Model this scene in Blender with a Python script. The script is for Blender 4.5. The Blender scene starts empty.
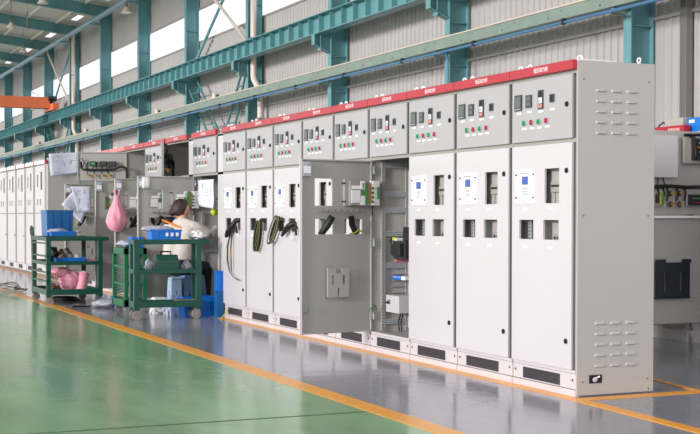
import bpy, bmesh, math, random
from mathutils import Vector, Matrix
random.seed(4)
S = bpy.context.scene
COL = S.collection
PI = math.pi

# ------------------------------------------------------------ materials
def lin(c):
    c = c/255.0
    return c/12.92 if c <= 0.04045 else ((c+0.055)/1.055)**2.4
def rgb(r, g, b): return (lin(r), lin(g), lin(b), 1.0)
MATS = {}
def mat(name, col, rough=0.5, metal=0.0, noise=0.0, nscale=8.0, coat=0.0, emit=0.0, alpha=1.0, bump=0.0):
    m = bpy.data.materials.new(name); m.use_nodes = True
    nt = m.node_tree; b = nt.nodes['Principled BSDF']
    c = rgb(*col)
    b.inputs['Base Color'].default_value = c
    b.inputs['Roughness'].default_value = rough
    b.inputs['Metallic'].default_value = metal
    b.inputs['Coat Weight'].default_value = coat
    b.inputs['Coat Roughness'].default_value = 0.12
    if emit:
        b.inputs['Emission Color'].default_value = c
        b.inputs['Emission Strength'].default_value = emit
    if alpha < 1: b.inputs['Alpha'].default_value = alpha
    if noise or bump:
        tc = nt.nodes.new('ShaderNodeTexCoord')
        nz = nt.nodes.new('ShaderNodeTexNoise'); nz.inputs['Scale'].default_value = nscale
        nz.inputs['Detail'].default_value = 6
        nt.links.new(tc.outputs['Object'], nz.inputs['Vector'])
        if noise:
            rp = nt.nodes.new('ShaderNodeValToRGB')
            k = 1-noise
            rp.color_ramp.elements[0].position = 0.3; rp.color_ramp.elements[1].position = 0.7
            rp.color_ramp.elements[0].color = (c[0]*k, c[1]*k, c[2]*k, 1)
            k = 1+noise*0.6
            rp.color_ramp.elements[1].color = (min(1, c[0]*k), min(1, c[1]*k), min(1, c[2]*k), 1)
            nt.links.new(nz.outputs['Fac'], rp.inputs['Fac'])
            nt.links.new(rp.outputs['Color'], b.inputs['Base Color'])
        if bump:
            bp = nt.nodes.new('ShaderNodeBump'); bp.inputs['Strength'].default_value = bump
            bp.inputs['Distance'].default_value = 0.02
            nt.links.new(nz.outputs['Fac'], bp.inputs['Height'])
            nt.links.new(bp.outputs['Normal'], b.inputs['Normal'])
    MATS[name] = m
    return m
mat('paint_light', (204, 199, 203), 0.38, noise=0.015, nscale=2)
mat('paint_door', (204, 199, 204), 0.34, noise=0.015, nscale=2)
mat('upper_door_shaded', (172, 170, 173), 0.30, noise=0.02, nscale=3)  # door paint darkened to carry the upper doors' lighting and reflection
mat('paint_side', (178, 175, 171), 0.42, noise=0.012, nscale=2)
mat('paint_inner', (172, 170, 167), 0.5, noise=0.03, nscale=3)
mat('door_back_shaded', (165, 163, 160), 0.5, noise=0.02, nscale=3)  # door paint darkened; shade on the inner face is put into the colour
mat('frame_grey', (160, 157, 153), 0.5)
mat('gap_grey', (128, 124, 120), 0.6)
mat('red', (180, 34, 50), 0.35)
mat('red_pale', (222, 128, 126), 0.45)
mat('white', (240, 239, 243), 0.45)
mat('white_bright', (248, 248, 250), 0.4)
mat('dark', (40, 40, 44), 0.5)
mat('black', (18, 18, 20), 0.55)
mat('grille', (74, 70, 76), 0.7)
mat('meter', (50, 53, 60), 0.3)
mat('meter_glass', (84, 94, 94), 0.15)
mat('green_lamp', (12, 150, 95), 0.25)
mat('red_lamp', (178, 28, 48), 0.25)
mat('screen_blue', (50, 92, 180), 0.25)
mat('galv', (192, 196, 200), 0.42, 0.25, noise=0.1, nscale=15)
mat('galv_hole', (70, 74, 78), 0.7)
mat('steel', (165, 165, 165), 0.3, 0.8)
mat('pcb_green', (70, 140, 78), 0.5)
mat('wire_yellow', (206, 200, 60), 0.5)
mat('orange', (240, 128, 84), 0.45, noise=0.04)
mat('orange_stripe', (236, 130, 30), 0.6)
mat('brass', (196, 150, 70), 0.35, 0.5)
mat('teal', (104, 156, 162), 0.42, noise=0.08, nscale=3)
mat('teal_dark', (84, 136, 138), 0.45, noise=0.08, nscale=3)
mat('blue_pipe', (84, 142, 190), 0.4)
mat('pale_blue_pipe', (138, 176, 192), 0.4)
mat('tray_green', (134, 152, 141), 0.5, noise=0.12, nscale=2.5)
mat('tray_top', (216, 200, 184), 0.6)
mat('pipe_cream', (226, 214, 204), 0.5)
mat('pipe_dark', (104, 100, 102), 0.4)
mat('wall_panel', (186, 181, 180), 0.5, noise=0.05, nscale=1.2)
mat('roof_white', (240, 232, 224), 0.7)
mat('cart_green', (9, 76, 63), 0.38, noise=0.08, nscale=6)
mat('cart_bright', (16, 104, 68), 0.38, noise=0.06, nscale=6)
mat('cart_olive', (66, 90, 76), 0.5, noise=0.15, nscale=8)
mat('wheel', (150, 142, 134), 0.5)
mat('rubber', (50, 46, 44), 0.7)
mat('crate_blue', (12, 118, 214), 0.38, noise=0.05)
mat('bin_blue', (20, 96, 160), 0.38, noise=0.06)
mat('pale_blue', (150, 184, 220), 0.4)
mat('stool_blue', (168, 186, 214), 0.45)
mat('stool_mid', (104, 132, 170), 0.45)
mat('pink', (252, 168, 190), 0.55, noise=0.12, nscale=14, bump=0.5)
mat('bag_clear', (180, 182, 200), 0.25, noise=0.25, nscale=22, bump=0.8)
mat('paper', (222, 224, 244), 0.7, noise=0.10, nscale=9)
mat('ink', (120, 122, 140), 0.8)
mat('skin', (214, 160, 132), 0.5)
mat('hair', (52, 34, 32), 0.5, noise=0.3, nscale=40, bump=0.6)
mat('jacket', (216, 206, 198), 0.8, noise=0.06, nscale=10, bump=0.4)
mat('trousers', (26, 26, 34), 0.8)
mat('yellow_green', (196, 216, 60), 0.5)
mat('brown', (124, 92, 70), 0.7)
mat('joint', (66, 92, 72), 0.6)
mat('line_yellow', (246, 166, 44), 0.3, noise=0.06, nscale=4)
mat('plate_black', (34, 38, 52), 0.4)
mat('lamp_cream', (226, 214, 200), 0.4)

def floor_mat(name, c, rough, k, sc):
    m = mat(name, c, rough); nt = m.node_tree; b = nt.nodes['Principled BSDF']
    tc = nt.nodes.new('ShaderNodeTexCoord')
    mp = nt.nodes.new('ShaderNodeMapping'); mp.inputs['Scale'].default_value = (0.5, 1.6, 1)
    nz = nt.nodes.new('ShaderNodeTexNoise'); nz.inputs['Scale'].default_value = sc; nz.inputs['Detail'].default_value = 8
    nt.links.new(tc.outputs['Object'], mp.inputs['Vector']); nt.links.new(mp.outputs['Vector'], nz.inputs['Vector'])
    rp = nt.nodes.new('ShaderNodeValToRGB'); cc = rgb(*c)
    rp.color_ramp.elements[0].position = 0.3; rp.color_ramp.elements[1].position = 0.72
    rp.color_ramp.elements[0].color = (cc[0]*(1-k), cc[1]*(1-k), cc[2]*(1-k), 1)
    rp.color_ramp.elements[1].color = (cc[0]*(1+k), cc[1]*(1+k), cc[2]*(1+k), 1)
    nt.links.new(nz.outputs['Fac'], rp.inputs['Fac']); nt.links.new(rp.outputs['Color'], b.inputs['Base Color'])
    mr = nt.nodes.new('ShaderNodeMapRange'); mr.inputs['To Min'].default_value = rough*0.7; mr.inputs['To Max'].default_value = rough*1.5
    nt.links.new(nz.outputs['Fac'], mr.inputs['Value']); nt.links.new(mr.outputs['Result'], b.inputs['Roughness'])
    n2 = nt.nodes.new('ShaderNodeTexNoise'); n2.inputs['Scale'].default_value = 5; n2.inputs['Detail'].default_value = 3
    nt.links.new(tc.outputs['Object'], n2.inputs['Vector'])
    bp = nt.nodes.new('ShaderNodeBump'); bp.inputs['Strength'].default_value = 0.12; bp.inputs['Distance'].default_value = 0.02
    nt.links.new(n2.outputs['Fac'], bp.inputs['Height']); nt.links.new(bp.outputs['Normal'], b.inputs['Normal'])
floor_mat('floor_green', (124, 170, 122), 0.16, 0.17, 1.6)
floor_mat('floor_grey', (140, 140, 153), 0.13, 0.10, 1.1)

# translucent daylight sheet
def sheet_mat():
    m = bpy.data.materials.new('daylight_sheet'); m.use_nodes = True
    nt = m.node_tree; nt.nodes.clear()
    o = nt.nodes.new('ShaderNodeOutputMaterial'); mx = nt.nodes.new('ShaderNodeMixShader')
    t = nt.nodes.new('ShaderNodeBsdfTransparent'); l = nt.nodes.new('ShaderNodeBsdfTranslucent')
    t.inputs['Color'].default_value = (.95, .96, 1, 1); l.inputs['Color'].default_value = (.95, .96, 1, 1)
    mx.inputs['Fac'].default_value = 0.55
    nt.links.new(t.outputs[0], mx.inputs[1]); nt.links.new(l.outputs[0], mx.inputs[2]); nt.links.new(mx.outputs[0], o.inputs[0])
    MATS['daylight_sheet'] = m
sheet_mat()

# ------------------------------------------------------------ mesh builder
class MB:
    def __init__(s, m='white'):
        s.v = []; s.f = []; s.fm = []; s.ms = []; s.cur = m; s.sm = []
    def m(s, name): s.cur = name; return s
    def _mi(s):
        if s.cur not in s.ms: s.ms.append(s.cur)
        return s.ms.index(s.cur)
    def face(s, idx, smooth=False): s.f.append(tuple(idx)); s.fm.append(s._mi()); s.sm.append(smooth)
    def box(s, a, b, m=None):
        if m: s.cur = m
        x0, y0, z0 = [min(p, q) for p, q in zip(a, b)]; x1, y1, z1 = [max(p, q) for p, q in zip(a, b)]
        n = len(s.v)
        s.v += [(x0,y0,z0),(x1,y0,z0),(x1,y1,z0),(x0,y1,z0),(x0,y0,z1),(x1,y0,z1),(x1,y1,z1),(x0,y1,z1)]
        for q in ((0,3,2,1),(4,5,6,7),(0,1,5,4),(1,2,6,5),(2,3,7,6),(3,0,4,7)): s.face([n+i for i in q])
        return s
    def tube(s, pts, r, n=10, m=None, caps=True, smooth=True):
        if m: s.cur = m
        pts = [Vector(p) for p in pts]
        rs = r if isinstance(r, (list, tuple)) else [r]*len(pts)
        base = len(s.v); up = None
        for i, p in enumerate(pts):
            d = (pts[min(i+1, len(pts)-1)]-pts[max(i-1, 0)])
            d = d.normalized() if d.length > 1e-9 else Vector((0, 0, 1))
            if up is None:
                up = Vector((0, 0, 1)) if abs(d.z) < 0.9 else Vector((1, 0, 0))
            a = d.cross(up)
            if a.length < 1e-4: a = d.orthogonal()
            a.normalize(); b = a.cross(d).normalized(); up = b
            for k in range(n):
                t = 2*PI*k/n
                s.v.append(tuple(p+a*(rs[i]*math.cos(t))+b*(rs[i]*math.sin(t))))
        for i in range(len(pts)-1):
            for k in range(n):
                q = base+i*n
                s.face((q+k, q+(k+1)%n, q+n+(k+1)%n, q+n+k), smooth)
        if caps:
            s.face(list(range(base, base+n))[::1]); e = base+(len(pts)-1)*n
            s.face(list(range(e, e+n))[::-1])
        return s
    def ball(s, c, r, m=None, seg=16, ring=10, noise=0, fn=None, seed=0):
        if m: s.cur = m
        r = (r, r, r) if not isinstance(r, (list, tuple)) else r
        rnd = random.Random(seed); base = len(s.v)
        for i in range(ring+1):
            ph = PI*i/ring
            for k in range(seg):
                t = 2*PI*k/seg
                q = 1+noise*(rnd.random()-.5) if 0 < i < ring else 1
                d = (math.sin(ph)*math.cos(t)*q, math.sin(ph)*math.sin(t)*q, math.cos(ph)*q)
                if fn: d = fn(*d)
                s.v.append((c[0]+r[0]*d[0], c[1]+r[1]*d[1], c[2]+r[2]*d[2]))
        for i in range(ring):
            for k in range(seg):
                a = base+i*seg
                s.face((a+k, a+seg+k, a+seg+(k+1)%seg, a+(k+1)%seg), True)
        return s
    def prism(s, prof, axis, a, b, m=None):
        # prof: 2D points; extruded along axis between a and b
        if m: s.cur = m
        n = len(prof); base = len(s.v)
        for t in (a, b):
            for p, q in prof:
                s.v.append({'x': (t, p, q), 'y': (p, t, q), 'z': (p, q, t)}[axis])
        for k in range(n): s.face((base+k, base+(k+1)%n, base+n+(k+1)%n, base+n+k))
        s.face(list(range(base, base+n))[::-1]); s.face(list(range(base+n, base+2*n)))
        return s
    def plate(s, w, z0, z1, t, holes, m=None, y=0.0, back=None):
        # slab in the xz plane from x=0..w, y-t..y, with rectangular holes (x0,x1,z0,z1)
        if m: s.cur = m
        xs = sorted({0, w, *[h[0] for h in holes], *[h[1] for h in holes]})
        zs = sorted({z0, z1, *[h[2] for h in holes], *[h[3] for h in holes]})
        def solid(i, j):
            if i < 0 or j < 0 or i >= len(xs)-1 or j >= len(zs)-1: return False
            cx = (xs[i]+xs[i+1])/2; cz = (zs[j]+zs[j+1])/2
            return not any(h[0] < cx < h[1] and h[2] < cz < h[3] for h in holes)
        idx = {}
        def V(i, j, k):
            if (i, j, k) not in idx:
                idx[(i, j, k)] = len(s.v); s.v.append((xs[i], y-t if k == 0 else y, zs[j]))
            return idx[(i, j, k)]
        for i in range(len(xs)-1):
            for j in range(len(zs)-1):
                if not solid(i, j): continue
                s.face((V(i,j,0), V(i+1,j,0), V(i+1,j+1,0), V(i,j+1,0)))
                c0 = s.cur; s.cur = back or c0; s.face((V(i,j,1), V(i,j+1,1), V(i+1,j+1,1), V(i+1,j,1))); s.cur = c0
                if not solid(i-1, j): s.face((V(i,j,0), V(i,j+1,0), V(i,j+1,1), V(i,j,1)))
                if not solid(i+1, j): s.face((V(i+1,j,0), V(i+1,j,1), V(i+1,j+1,1), V(i+1,j+1,0)))
                if not solid(i, j-1): s.face((V(i,j,0), V(i,j,1), V(i+1,j,1), V(i+1,j,0)))
                if not solid(i, j+1): s.face((V(i,j+1,0), V(i+1,j+1,0), V(i+1,j+1,1), V(i,j+1,1)))
        return s
    def mesh(s, name, bevel=0):
        me = bpy.data.meshes.new(name); me.from_pydata(s.v, [], s.f)
        for x in s.ms: me.materials.append(MATS[x])
        for p, mi, sm in zip(me.polygons, s.fm, s.sm): p.material_index = mi; p.use_smooth = sm
        me.update(); return me
    def obj(s, name, parent=None, bevel=0, loc=None, rz=None):
        return link(s.mesh(name), name, parent, bevel, loc, rz)
CACHE = {}
def link(me, name, parent=None, bevel=0, loc=None, rz=None):
    o = bpy.data.objects.new(name, me); COL.objects.link(o)
    if parent: o.parent = parent
    if loc: o.location = loc
    if rz is not None: o.rotation_euler.z = rz
    if bevel:
        b = o.modifiers.new('bevel', 'BEVEL'); b.width = bevel; b.segments = 2; b.limit_method = 'ANGLE'
        b.harden_normals = False
    return o
def cached(key, fn, name, parent, bevel=0, loc=None, rz=None):
    if key not in CACHE: CACHE[key] = fn().mesh(name)
    return link(CACHE[key], name, parent, bevel, loc, rz)
def tag(o, label, cat, group=None, kind=None):
    if label: o['label'] = label
    if cat: o['category'] = cat
    if group: o['group'] = group
    if kind: o['kind'] = kind
    return o
def thing(name, label, cat, loc=(0, 0, 0), rz=0, group=None):
    o = bpy.data.objects.new(name, None); COL.objects.link(o); o.empty_display_size = .1
    o.location = loc; o.rotation_euler.z = rz
    return tag(o, label, cat, group)
def struct(mb, name): o = mb.obj(name); o['kind'] = 'structure'; return o

# ------------------------------------------------------------ lettering
def text_mesh(txt, size):
    cu = bpy.data.curves.new('lettering', 'FONT'); cu.body = txt; cu.size = size; cu.extrude = 0.001
    cu.align_x = 'CENTER'; cu.align_y = 'CENTER'
    cu.offset = 0
    o = bpy.data.objects.new('lettering_src', cu); COL.objects.link(o)
    bpy.context.view_layer.update()
    dg = bpy.context.evaluated_depsgraph_get()
    me = bpy.data.meshes.new_from_object(o.evaluated_get(dg))
    bpy.data.objects.remove(o)
    me.transform(Matrix.Rotation(PI/2, 4, 'X'))
    me.materials.clear(); me.materials.append(MATS['white_bright'])
    return me
TEXT = text_mesh('低压动力柜', 0.036)

# ============================================================ THE HALL
XA, XB = -120.0, 9.0
# floor: grey lane by the cabinets, green aisle in front
f = MB('floor_grey'); f.v += [(XA,-1.45,0),(XB,-1.45,0),(XB,8.2,0),(XA,8.2,0)]; f.face((0,1,2,3))
f.m('floor_green'); f.v += [(XA,-30,0),(XB,-30,0)]; f.face((4,5,1,0))
struct(f, 'floor')
def stripe(p, q, w, n):
    p = Vector((*p, 0)); q = Vector((*q, 0)); d = (q-p).normalized(); s = Vector((-d.y, d.x, 0))*w/2
    m = MB('line_yellow'); b = [p-s, q-s, q+s, p+s]
    m.v = [(v.x, v.y, z) for z in (0.0005, 0.002+.0005*n) for v in b]
    m.face((4,5,6,7)); m.face((0,1,5,4)); m.face((1,2,6,5)); m.face((2,3,7,6)); m.face((3,0,4,7))
    struct(m, 'trim_%d' % n)
stripe((XA, -1.44), (XB, -1.44), .15, 1)
stripe((XA, -.05), (0.10, -.05), .09, 2)
stripe((.0, -.045), (6.0, -.42), .10, 3)
stripe((.10, -.02), (.10, 8.0), .10, 4)
stripe((-1.6, 1.235), (1.2, .755), .04, 5)

b = MB('gap_grey'); b.box((-0.003, -30, .0003), (0.021, -1.53, .0012), 'joint'); struct(b, 'trim_10')
# back wall: ribbed steel sheet below and above the daylight band
def ribbed(x0, x1, z0, z1, m, y=8.0, step=0.2, depth=0.03):
    b = MB(m); x = x0; prof = []
    while x < x1-1e-6:
        for dx, dy in ((0, 0), (step*.62, 0), (step*.70, -depth), (step*.92, -depth)):
            if x+dx <= x1: prof.append((x+dx, y+dy))
        x += step
    prof.append((x1, y))
    for px, py in prof: b.v += [(px, py, z0), (px, py, z1)]
    for i in range(len(prof)-1): b.face((2*i, 2*i+2, 2*i+3, 2*i+1))
    return b
WZ0, WZ1 = 6.88, 7.93
struct(ribbed(XA, XB, 0, WZ0, 'wall_panel'), 'wall_back')
struct(ribbed(XA, XB, WZ1, 10.3, 'wall_panel'), 'wall_back_upper')
CX = [-9.6-5.96*k for k in range(13)]
edges = [XB]+[-3.64]+[c-.1 for c in CX]+[XA]
for i in range(len(edges)-1):
    w = struct(ribbed(edges[i+1], edges[i], WZ0, WZ1, 'daylight_sheet', step=.2, depth=.02), 'window_%d' % (i+1))
m = MB('frame_grey'); m.box((XA, 7.94, WZ1-.03), (XB, 7.99, WZ1+.05)); m.box((XA, 7.95, WZ0-.03), (XB, 7.99, WZ0+.02)); struct(m, 'trim_6')
m = MB('frame_grey'); m.box((XA, 7.93, 4.30), (XB, 7.965, 4.36)); struct(m, 'trim_7')
# roof with skylight openings near the eave
def rz_(y): return 9.88+.12*(7.5-y)
rb = MB('roof_white')
def roofquad(b, x0, x1, y0, y1, dz=0.0):
    n = len(b.v); b.v += [(x0,y0,rz_(y0)+dz),(x1,y0,rz_(y0)+dz),(x1,y1,rz_(y1)+dz),(x0,y1,rz_(y1)+dz)]; b.face((n,n+1,n+2,n+3))
roofquad(rb, XA, XB, -12, 7.35); roofquad(rb, XA, XB, 7.62, 8.1)
sky = []
for k in range(-2, 18):
    c = -9.6-5.96*k; a0, a1 = c+.9, c+2.4
    roofquad(rb, a1, min(a0+5.96, XB), 7.35, 7.62); sky.append((a0, a1))
roofquad(rb, XA, sky[-1][0], 7.35, 7.62)
struct(rb, 'ceiling')
for i, (a0, a1) in enumerate(sky):
    b = MB('daylight_sheet'); roofquad(b, a0, a1, 7.35, 7.62); struct(b, 'window_%d' % (30+i))
# purlins as one ribbed trim under the deck
b = MB('roof_white')
y = 6.9
while y > -11.5:
    b.box((XA, y-.04, rz_(y)-.14), (XB, y+.04, rz_(y)-.01)); y -= 1.3
struct(b, 'trim_8')

COLG = 'teal steel columns along the back wall'
def colname(k):
    return ['teal steel column rising behind the louvred end cabinet at right',
      'teal steel column behind the third closed cabinet from the right end',
      'teal steel column behind the middle of the long cabinet row, with nothing on its face',
      'teal steel column with a cream downpipe, above the left end of the finished cabinet row',
      'teal steel column above the seated worker, where a braced frame starts',
      'teal steel column carrying a white lamp at its head, left of the worker',
      'teal steel column behind the open upper door full of wiring',
      'far teal steel column just right of the orange crane end, beside a bay of bracing',
      'far teal steel column behind the end of the orange crane',
      'far teal steel column left of the crane end, above the distant white cabinets',
      'teal steel column at the far left edge of the view',
      'very distant teal steel column beyond the left edge', 'last distant teal steel column of the wall'][k]
for k, cx in enumerate(CX[:11]):
    t = thing('steel_column', colname(k), 'column', (cx, 7.5, 0), 0, COLG)
    b = MB('teal')
    b.box((-.2, 0, 0), (0, .02, 9.5)); b.box((-.2, .42, 0), (0, .44, 9.5)); b.box((-.108, .02, 0), (-.092, .42, 9.5))
    b.obj('shaft', t)
    b = MB('teal')
    for z in (5.05, 5.5, 4.2, 2.8, 7.2): b.box((-.2, .02, z), (-.02, .42, z+.015))
    b.obj('stiffener', t)
    b = MB('teal')   # corbel carrying the crane girder
    b.prism([(-.42, 5.55), (0, 5.55), (0, 5.14), (-.42, 5.33)], 'x', -.108, -.092)
    b.box((-.2, -.42, 5.55), (0, 0, 5.567)); b.prism([(-.42, 5.33), (0, 5.14), (0, 5.125), (-.42, 5.315)], 'x', -.2, 0)
    b.box((-.2, -.43, 5.31), (0, -.42, 5.567)); b.box((-.2, -.27, 5.18), (-.0, -.26, 5.55))
    b.obj('corbel', t)
# crane girder
b = MB('teal')
b.box((XA, 7.07, 6.0), (XB, 7.43, 6.02)); b.box((XA, 7.10, 5.57), (XB, 7.40, 5.59)); b.box((XA, 7.24, 5.59), (XB, 7.26, 6.0))
x = XA+.3
while x < XB:
    b.box((x, 7.11, 5.59), (x+.015, 7.24, 6.0)); x += .66
g = b.obj('crane_girder'); tag(g, 'long teal crane runway girder with upright stiffeners along the wall', 'girder')
tag(MB('steel').box((XA, 7.22, 6.021), (XB, 7.28, 6.07), 'gap_grey').obj('crane_rail'), 'dark narrow rail running on top of the teal crane girder', 'rail')
# service channel + blue pipe
t = thing('cable_trunking', 'long grey green cable trunking running across the teal columns', 'cable tray', (0, 7.25, 4.48))
b = MB('tray_green'); b.box((XA, -.07, 0), (XB, .2, .2)); b.obj('channel', t)
b = MB('tray_top'); b.box((XA, -.09, .2), (XB, .21, .225)); b.obj('cover', t)
b = MB('galv_hole'); x = -70
while x < -2:
    b.box((x, -.074, .05), (x+.03, -.069, .08)); b.box((x+.4, -.074, .13), (x+.43, -.069, .15)); x += 1.5
b.obj('bolt_row', t)
for cx in CX[:11]: MB('tray_green').box((cx-.16, -.02, -.12), (cx-.10, .245, -.002)).obj('support', t)
t = thing('air_pipe', 'blue pipe hung under the grey green trunking', 'pipe', (0, 7.17, 4.41))
MB('blue_pipe').tube([(XA, 0, 0), (XB, 0, 0)], .028, 8).obj('pipe_run', t)
for k in range(24): MB('dark').box((-2-k*3-.03, -.035, -.035), (-2-k*3+.03, .035, .068)).obj('pipe_clamp', t)
MB('blue_pipe').tube([(-15.12, 0, 0), (-15.12, .05, -.15), (-15.12, .1, -4.4)], .022, 8).obj('drop_pipe', t)
# junction boxes on the trunking
for i, (x, l) in enumerate([(-29.7, 'cream box standing on the trunking between the two lattice braces'), (-36.0, 'cream box standing on the trunking left of the lattice braces'), (-47.0, 'small cream box on the trunking at the far bracing'), (-57.5, 'small cream box on the trunking near the left edge')]):
    t = thing('junction_box', l, 'box', (x, 7.28, 4.706), 0, 'boxes on the trunking')
    MB('pipe_cream').box((-.16, -.07, 0), (.1, .07, .15)).obj('body', t, .006)
    MB('dark').box((.105, -.03, 0), (.2, .03, .09)).obj('plug', t)
# upper tube
t = thing('eave_tube', 'pale blue tube running under the roof edge', 'pipe', (0, 7.2, 9.16))
MB('pale_blue_pipe').tube([(XA, 0, 0), (-33.6, 0, 0)], .11, 10).obj('tube', t)
for cx in CX[4:11]: MB('teal').prism([(-.14, -.17), (.29, -.17), (.29, -.06), (-.14, -.12)], 'x', cx-.2, cx).obj('bracket', t)
# rafters
for k in range(5, 12):
    cx = -9.6-5.96*k
    t = thing('roof_rafter', ['', '', '', '', '', 'teal roof rafter nearest the camera, cut by the top edge of the view', 'second teal roof rafter from the front, above the round lamp cluster', 'third teal roof rafter back, starting over the third upright of the bracing bay', 'fourth teal roof rafter back', 'fifth teal roof rafter back, low at the left edge', 'sixth teal roof rafter back, mostly hidden', 'rearmost teal roof rafter'][k], 'rafter', (cx-.1, 7.5, 9.3), 0, 'teal roof rafters')
    b = MB('teal'); s = .12; L = 19
    def pr(z0, z1, x0, x1):
        b.prism([(.4, z0), (.4, z1), (-L, z1+s*L), (-L, z0+s*L)], 'x', x0, x1)
    pr(0, .02, -.11, .11); pr(.42, .44, -.11, .11); pr(.02, .42, -.01, .01)
    b.obj('beam', t)
    b = MB('teal')
    for yy in (-.7, -2.6, -4.6, -6.6): b.box((-.1, yy, .02-s*yy), (.1, yy+.02, .42-s*yy))
    b.obj('stiffener', t)
# bracing
def lattice(label, a0, a1, b0, b1, n, grp):
    # two chords given as (x, z) ends, joined by level rungs
    y = 7.62; t = thing('lattice_brace', label, 'brace', (a0[0], y, a0[1]), 0, grp)
    def L(p, q, u): return Vector((p[0]+(q[0]-p[0])*u-a0[0], 0, p[1]+(q[1]-p[1])*u-a0[1]))
    for p, q in ((a0, a1), (b0, b1)): MB('teal_dark').tube([L(p, q, 0), L(p, q, 1)], .04, 6, smooth=False).obj('chord', t)
    for i in range(1, n): MB('teal_dark').tube([L(a0, a1, i/n), L(b0, b1, i/n)], .024, 6).obj('rung', t)
def rodx(label, p, q, r, m, grp):
    t = thing('brace_rod', label, 'brace', p, 0, grp); d = Vector(q)-Vector(p)
    MB(m).tube([(0, 0, 0), d], r, 8).obj('rod', t)
    MB('steel').box((d.x-.08, d.y-.03, d.z-.08), (d.x+.08, d.y+.03, d.z+.08)).obj('end_plate', t)
for k, wh in ((3, 'above the seated worker'), (7, 'at the far left')):
    a, c = CX[k]-.2, CX[k+1]+.05
    o = -5.96*(k-3)
    lattice('ladder-like lattice brace %s, slanting down to the right' % wh, (-33.75+o, 5.5), (-30.0+o, 2.6), (-32.6+o, 5.5), (-29.0+o, 2.6), 8, 'lower lattice braces')
    lattice('ladder-like lattice brace %s, slanting down to the left' % wh, (-28.4+o, 5.3), (-30.8+o, 2.6), (-28.0+o, 5.3), (-29.7+o, 2.6), 8, 'lower lattice braces')
    rodx('round brace rod %s, rising to the left' % wh, (a-.0, 7.6, 6.1), (c, 7.6, 9.3), .05, 'pipe_cream', 'upper brace rods')
    rodx('round brace rod %s, rising to the right' % wh, (c, 7.75, 6.1), (a-.0, 7.75, 9.3), .05, 'teal', 'upper brace rods')
# downpipes
for k, l in ((3, 'cream downpipe with a jog, on the column above the left end of the finished row'), (7, 'cream downpipe beside the far bracing')):
    t = thing('downpipe', l, 'pipe', (CX[k]+.13, 7.62, 0), 0, 'cream downpipes')
    MB('pipe_cream').tube([(0, 0, 9.5), (0, 0, 5.15), (.05, 0, 5.05), (.25, .1, 4.72), (.3, .1, 4.6), (.3, .1, 0)], .085, 12).obj('pipe', t)
    for q in (((-.1, -.1, 7.5), (.1, .1, 7.54)), ((-.1, -.1, 6.2), (.1, .1, 6.24)), ((.19, -.01, 3.9), (.41, .21, 3.95))): MB('steel').box(*q).obj('bracket', t)
t = thing('downpipe', 'dark grey square downpipe on the ribbed wall at the right edge', 'pipe', (-8.74, 7.86, 0))
MB('pipe_dark').box((-.06, -.05, 0), (.06, .08, 9.6)).obj('pipe', t, .01)
b = MB('gap_grey'); b.box((.06, -.04, 0), (.08, .08, 9.5)); b.obj('cover_strip', t)

# high-bay lamps
for i, (x, y, z, l) in enumerate([(-39.3, 4, 8.75, 'white dome lamp under the front rafter'), (-45.9, 4, 8.75, 'white dome lamp under the second rafter'),
      (-39.2, 7.0, 8.6, 'white dome lamp beside the pale blue tube'), (-33.2, 7.0, 8.65, 'white dome lamp nearest, at the head of a teal column'), (-53.5, 5.8, 8.75, 'lowest round white dome lamp at the left edge')]):
    t = thing('bay_lamp', l, 'ceiling lamp', (x, y, z), 0, 'dome lamps')
    b = MB('lamp_cream'); n = 20; prof = [(.05, .2), (.08, .16), (.13, .08), (.19, .0), (.2, -.03)]
    base = len(b.v)
    for r, zz in prof:
        for q in range(n): b.v.append((r*math.cos(2*PI*q/n), r*math.sin(2*PI*q/n), zz))
    for j in range(len(prof)-1):
        for q in range(n): b.face((j*n+q, j*n+(q+1) % n, (j+1)*n+(q+1) % n, (j+1)*n+q), True)
    b.obj('shade', t)
    MB('gap_grey').tube([(0, 0, .2), (0, 0, .32)], .06, 12).obj('ballast', t)
    MB('gap_grey').tube([(0, 0, .32), (0, 0, rz_(y)-z-.02)], .012, 6).obj('cord', t)
    MB('white_bright').tube([(0, 0, -.02), (0, 0, .0)], .17, 16).obj('diffuser', t)

# overhead crane
t = thing('overhead_crane', 'orange overhead crane beam with its end truck on the teal girder', 'crane', (-54.3, 7.25, 6.07))
MB('orange').box((-.3, -18, .16), (.3, -.15, .68)).obj('bridge_beam', t, .01)
b = MB('orange'); b.box((-1.1, -.14, .05), (1.1, .14, .36)); b.obj('end_truck', t, .01)
b = MB('dark'); b.tube([(.25, -.2, .62), (.25, .2, .62)], .12, 12); b.tube([(.1, .0, .36), (.1, 0, .5)], .1, 10); b.obj('motor', t)
for xx in (-.8, .8):
    MB('gap_grey').tube([(xx, -.06, .09), (xx, .06, .09)], .09, 16).obj('wheel', t)
b = MB('pipe_cream'); b.tube([(0, -.6, .68), (0, -.6, .8), (-.3, -.9, .95)], .02, 6); b.obj('cable_arm', t)
# hook chain hung near the roof
t = thing('hook_chain', 'short dark hanging chain near the top left corner', 'chain', (-42.3, 4, 8.8))
b = MB('gap_grey')
for i in range(6):
    z = -.12*i; b.tube([(0.04*math.cos(a)*(i % 2 == 0), .04*math.cos(a)*(i % 2 == 1), z+.07*math.sin(a)) for a in [j*PI/4 for j in range(9)]], .014, 6)
b.obj('links', t); MB('gap_grey').tube([(0, 0, .07), (0, 0, 1.2)], .008, 6).obj('hanger', t)

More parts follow.
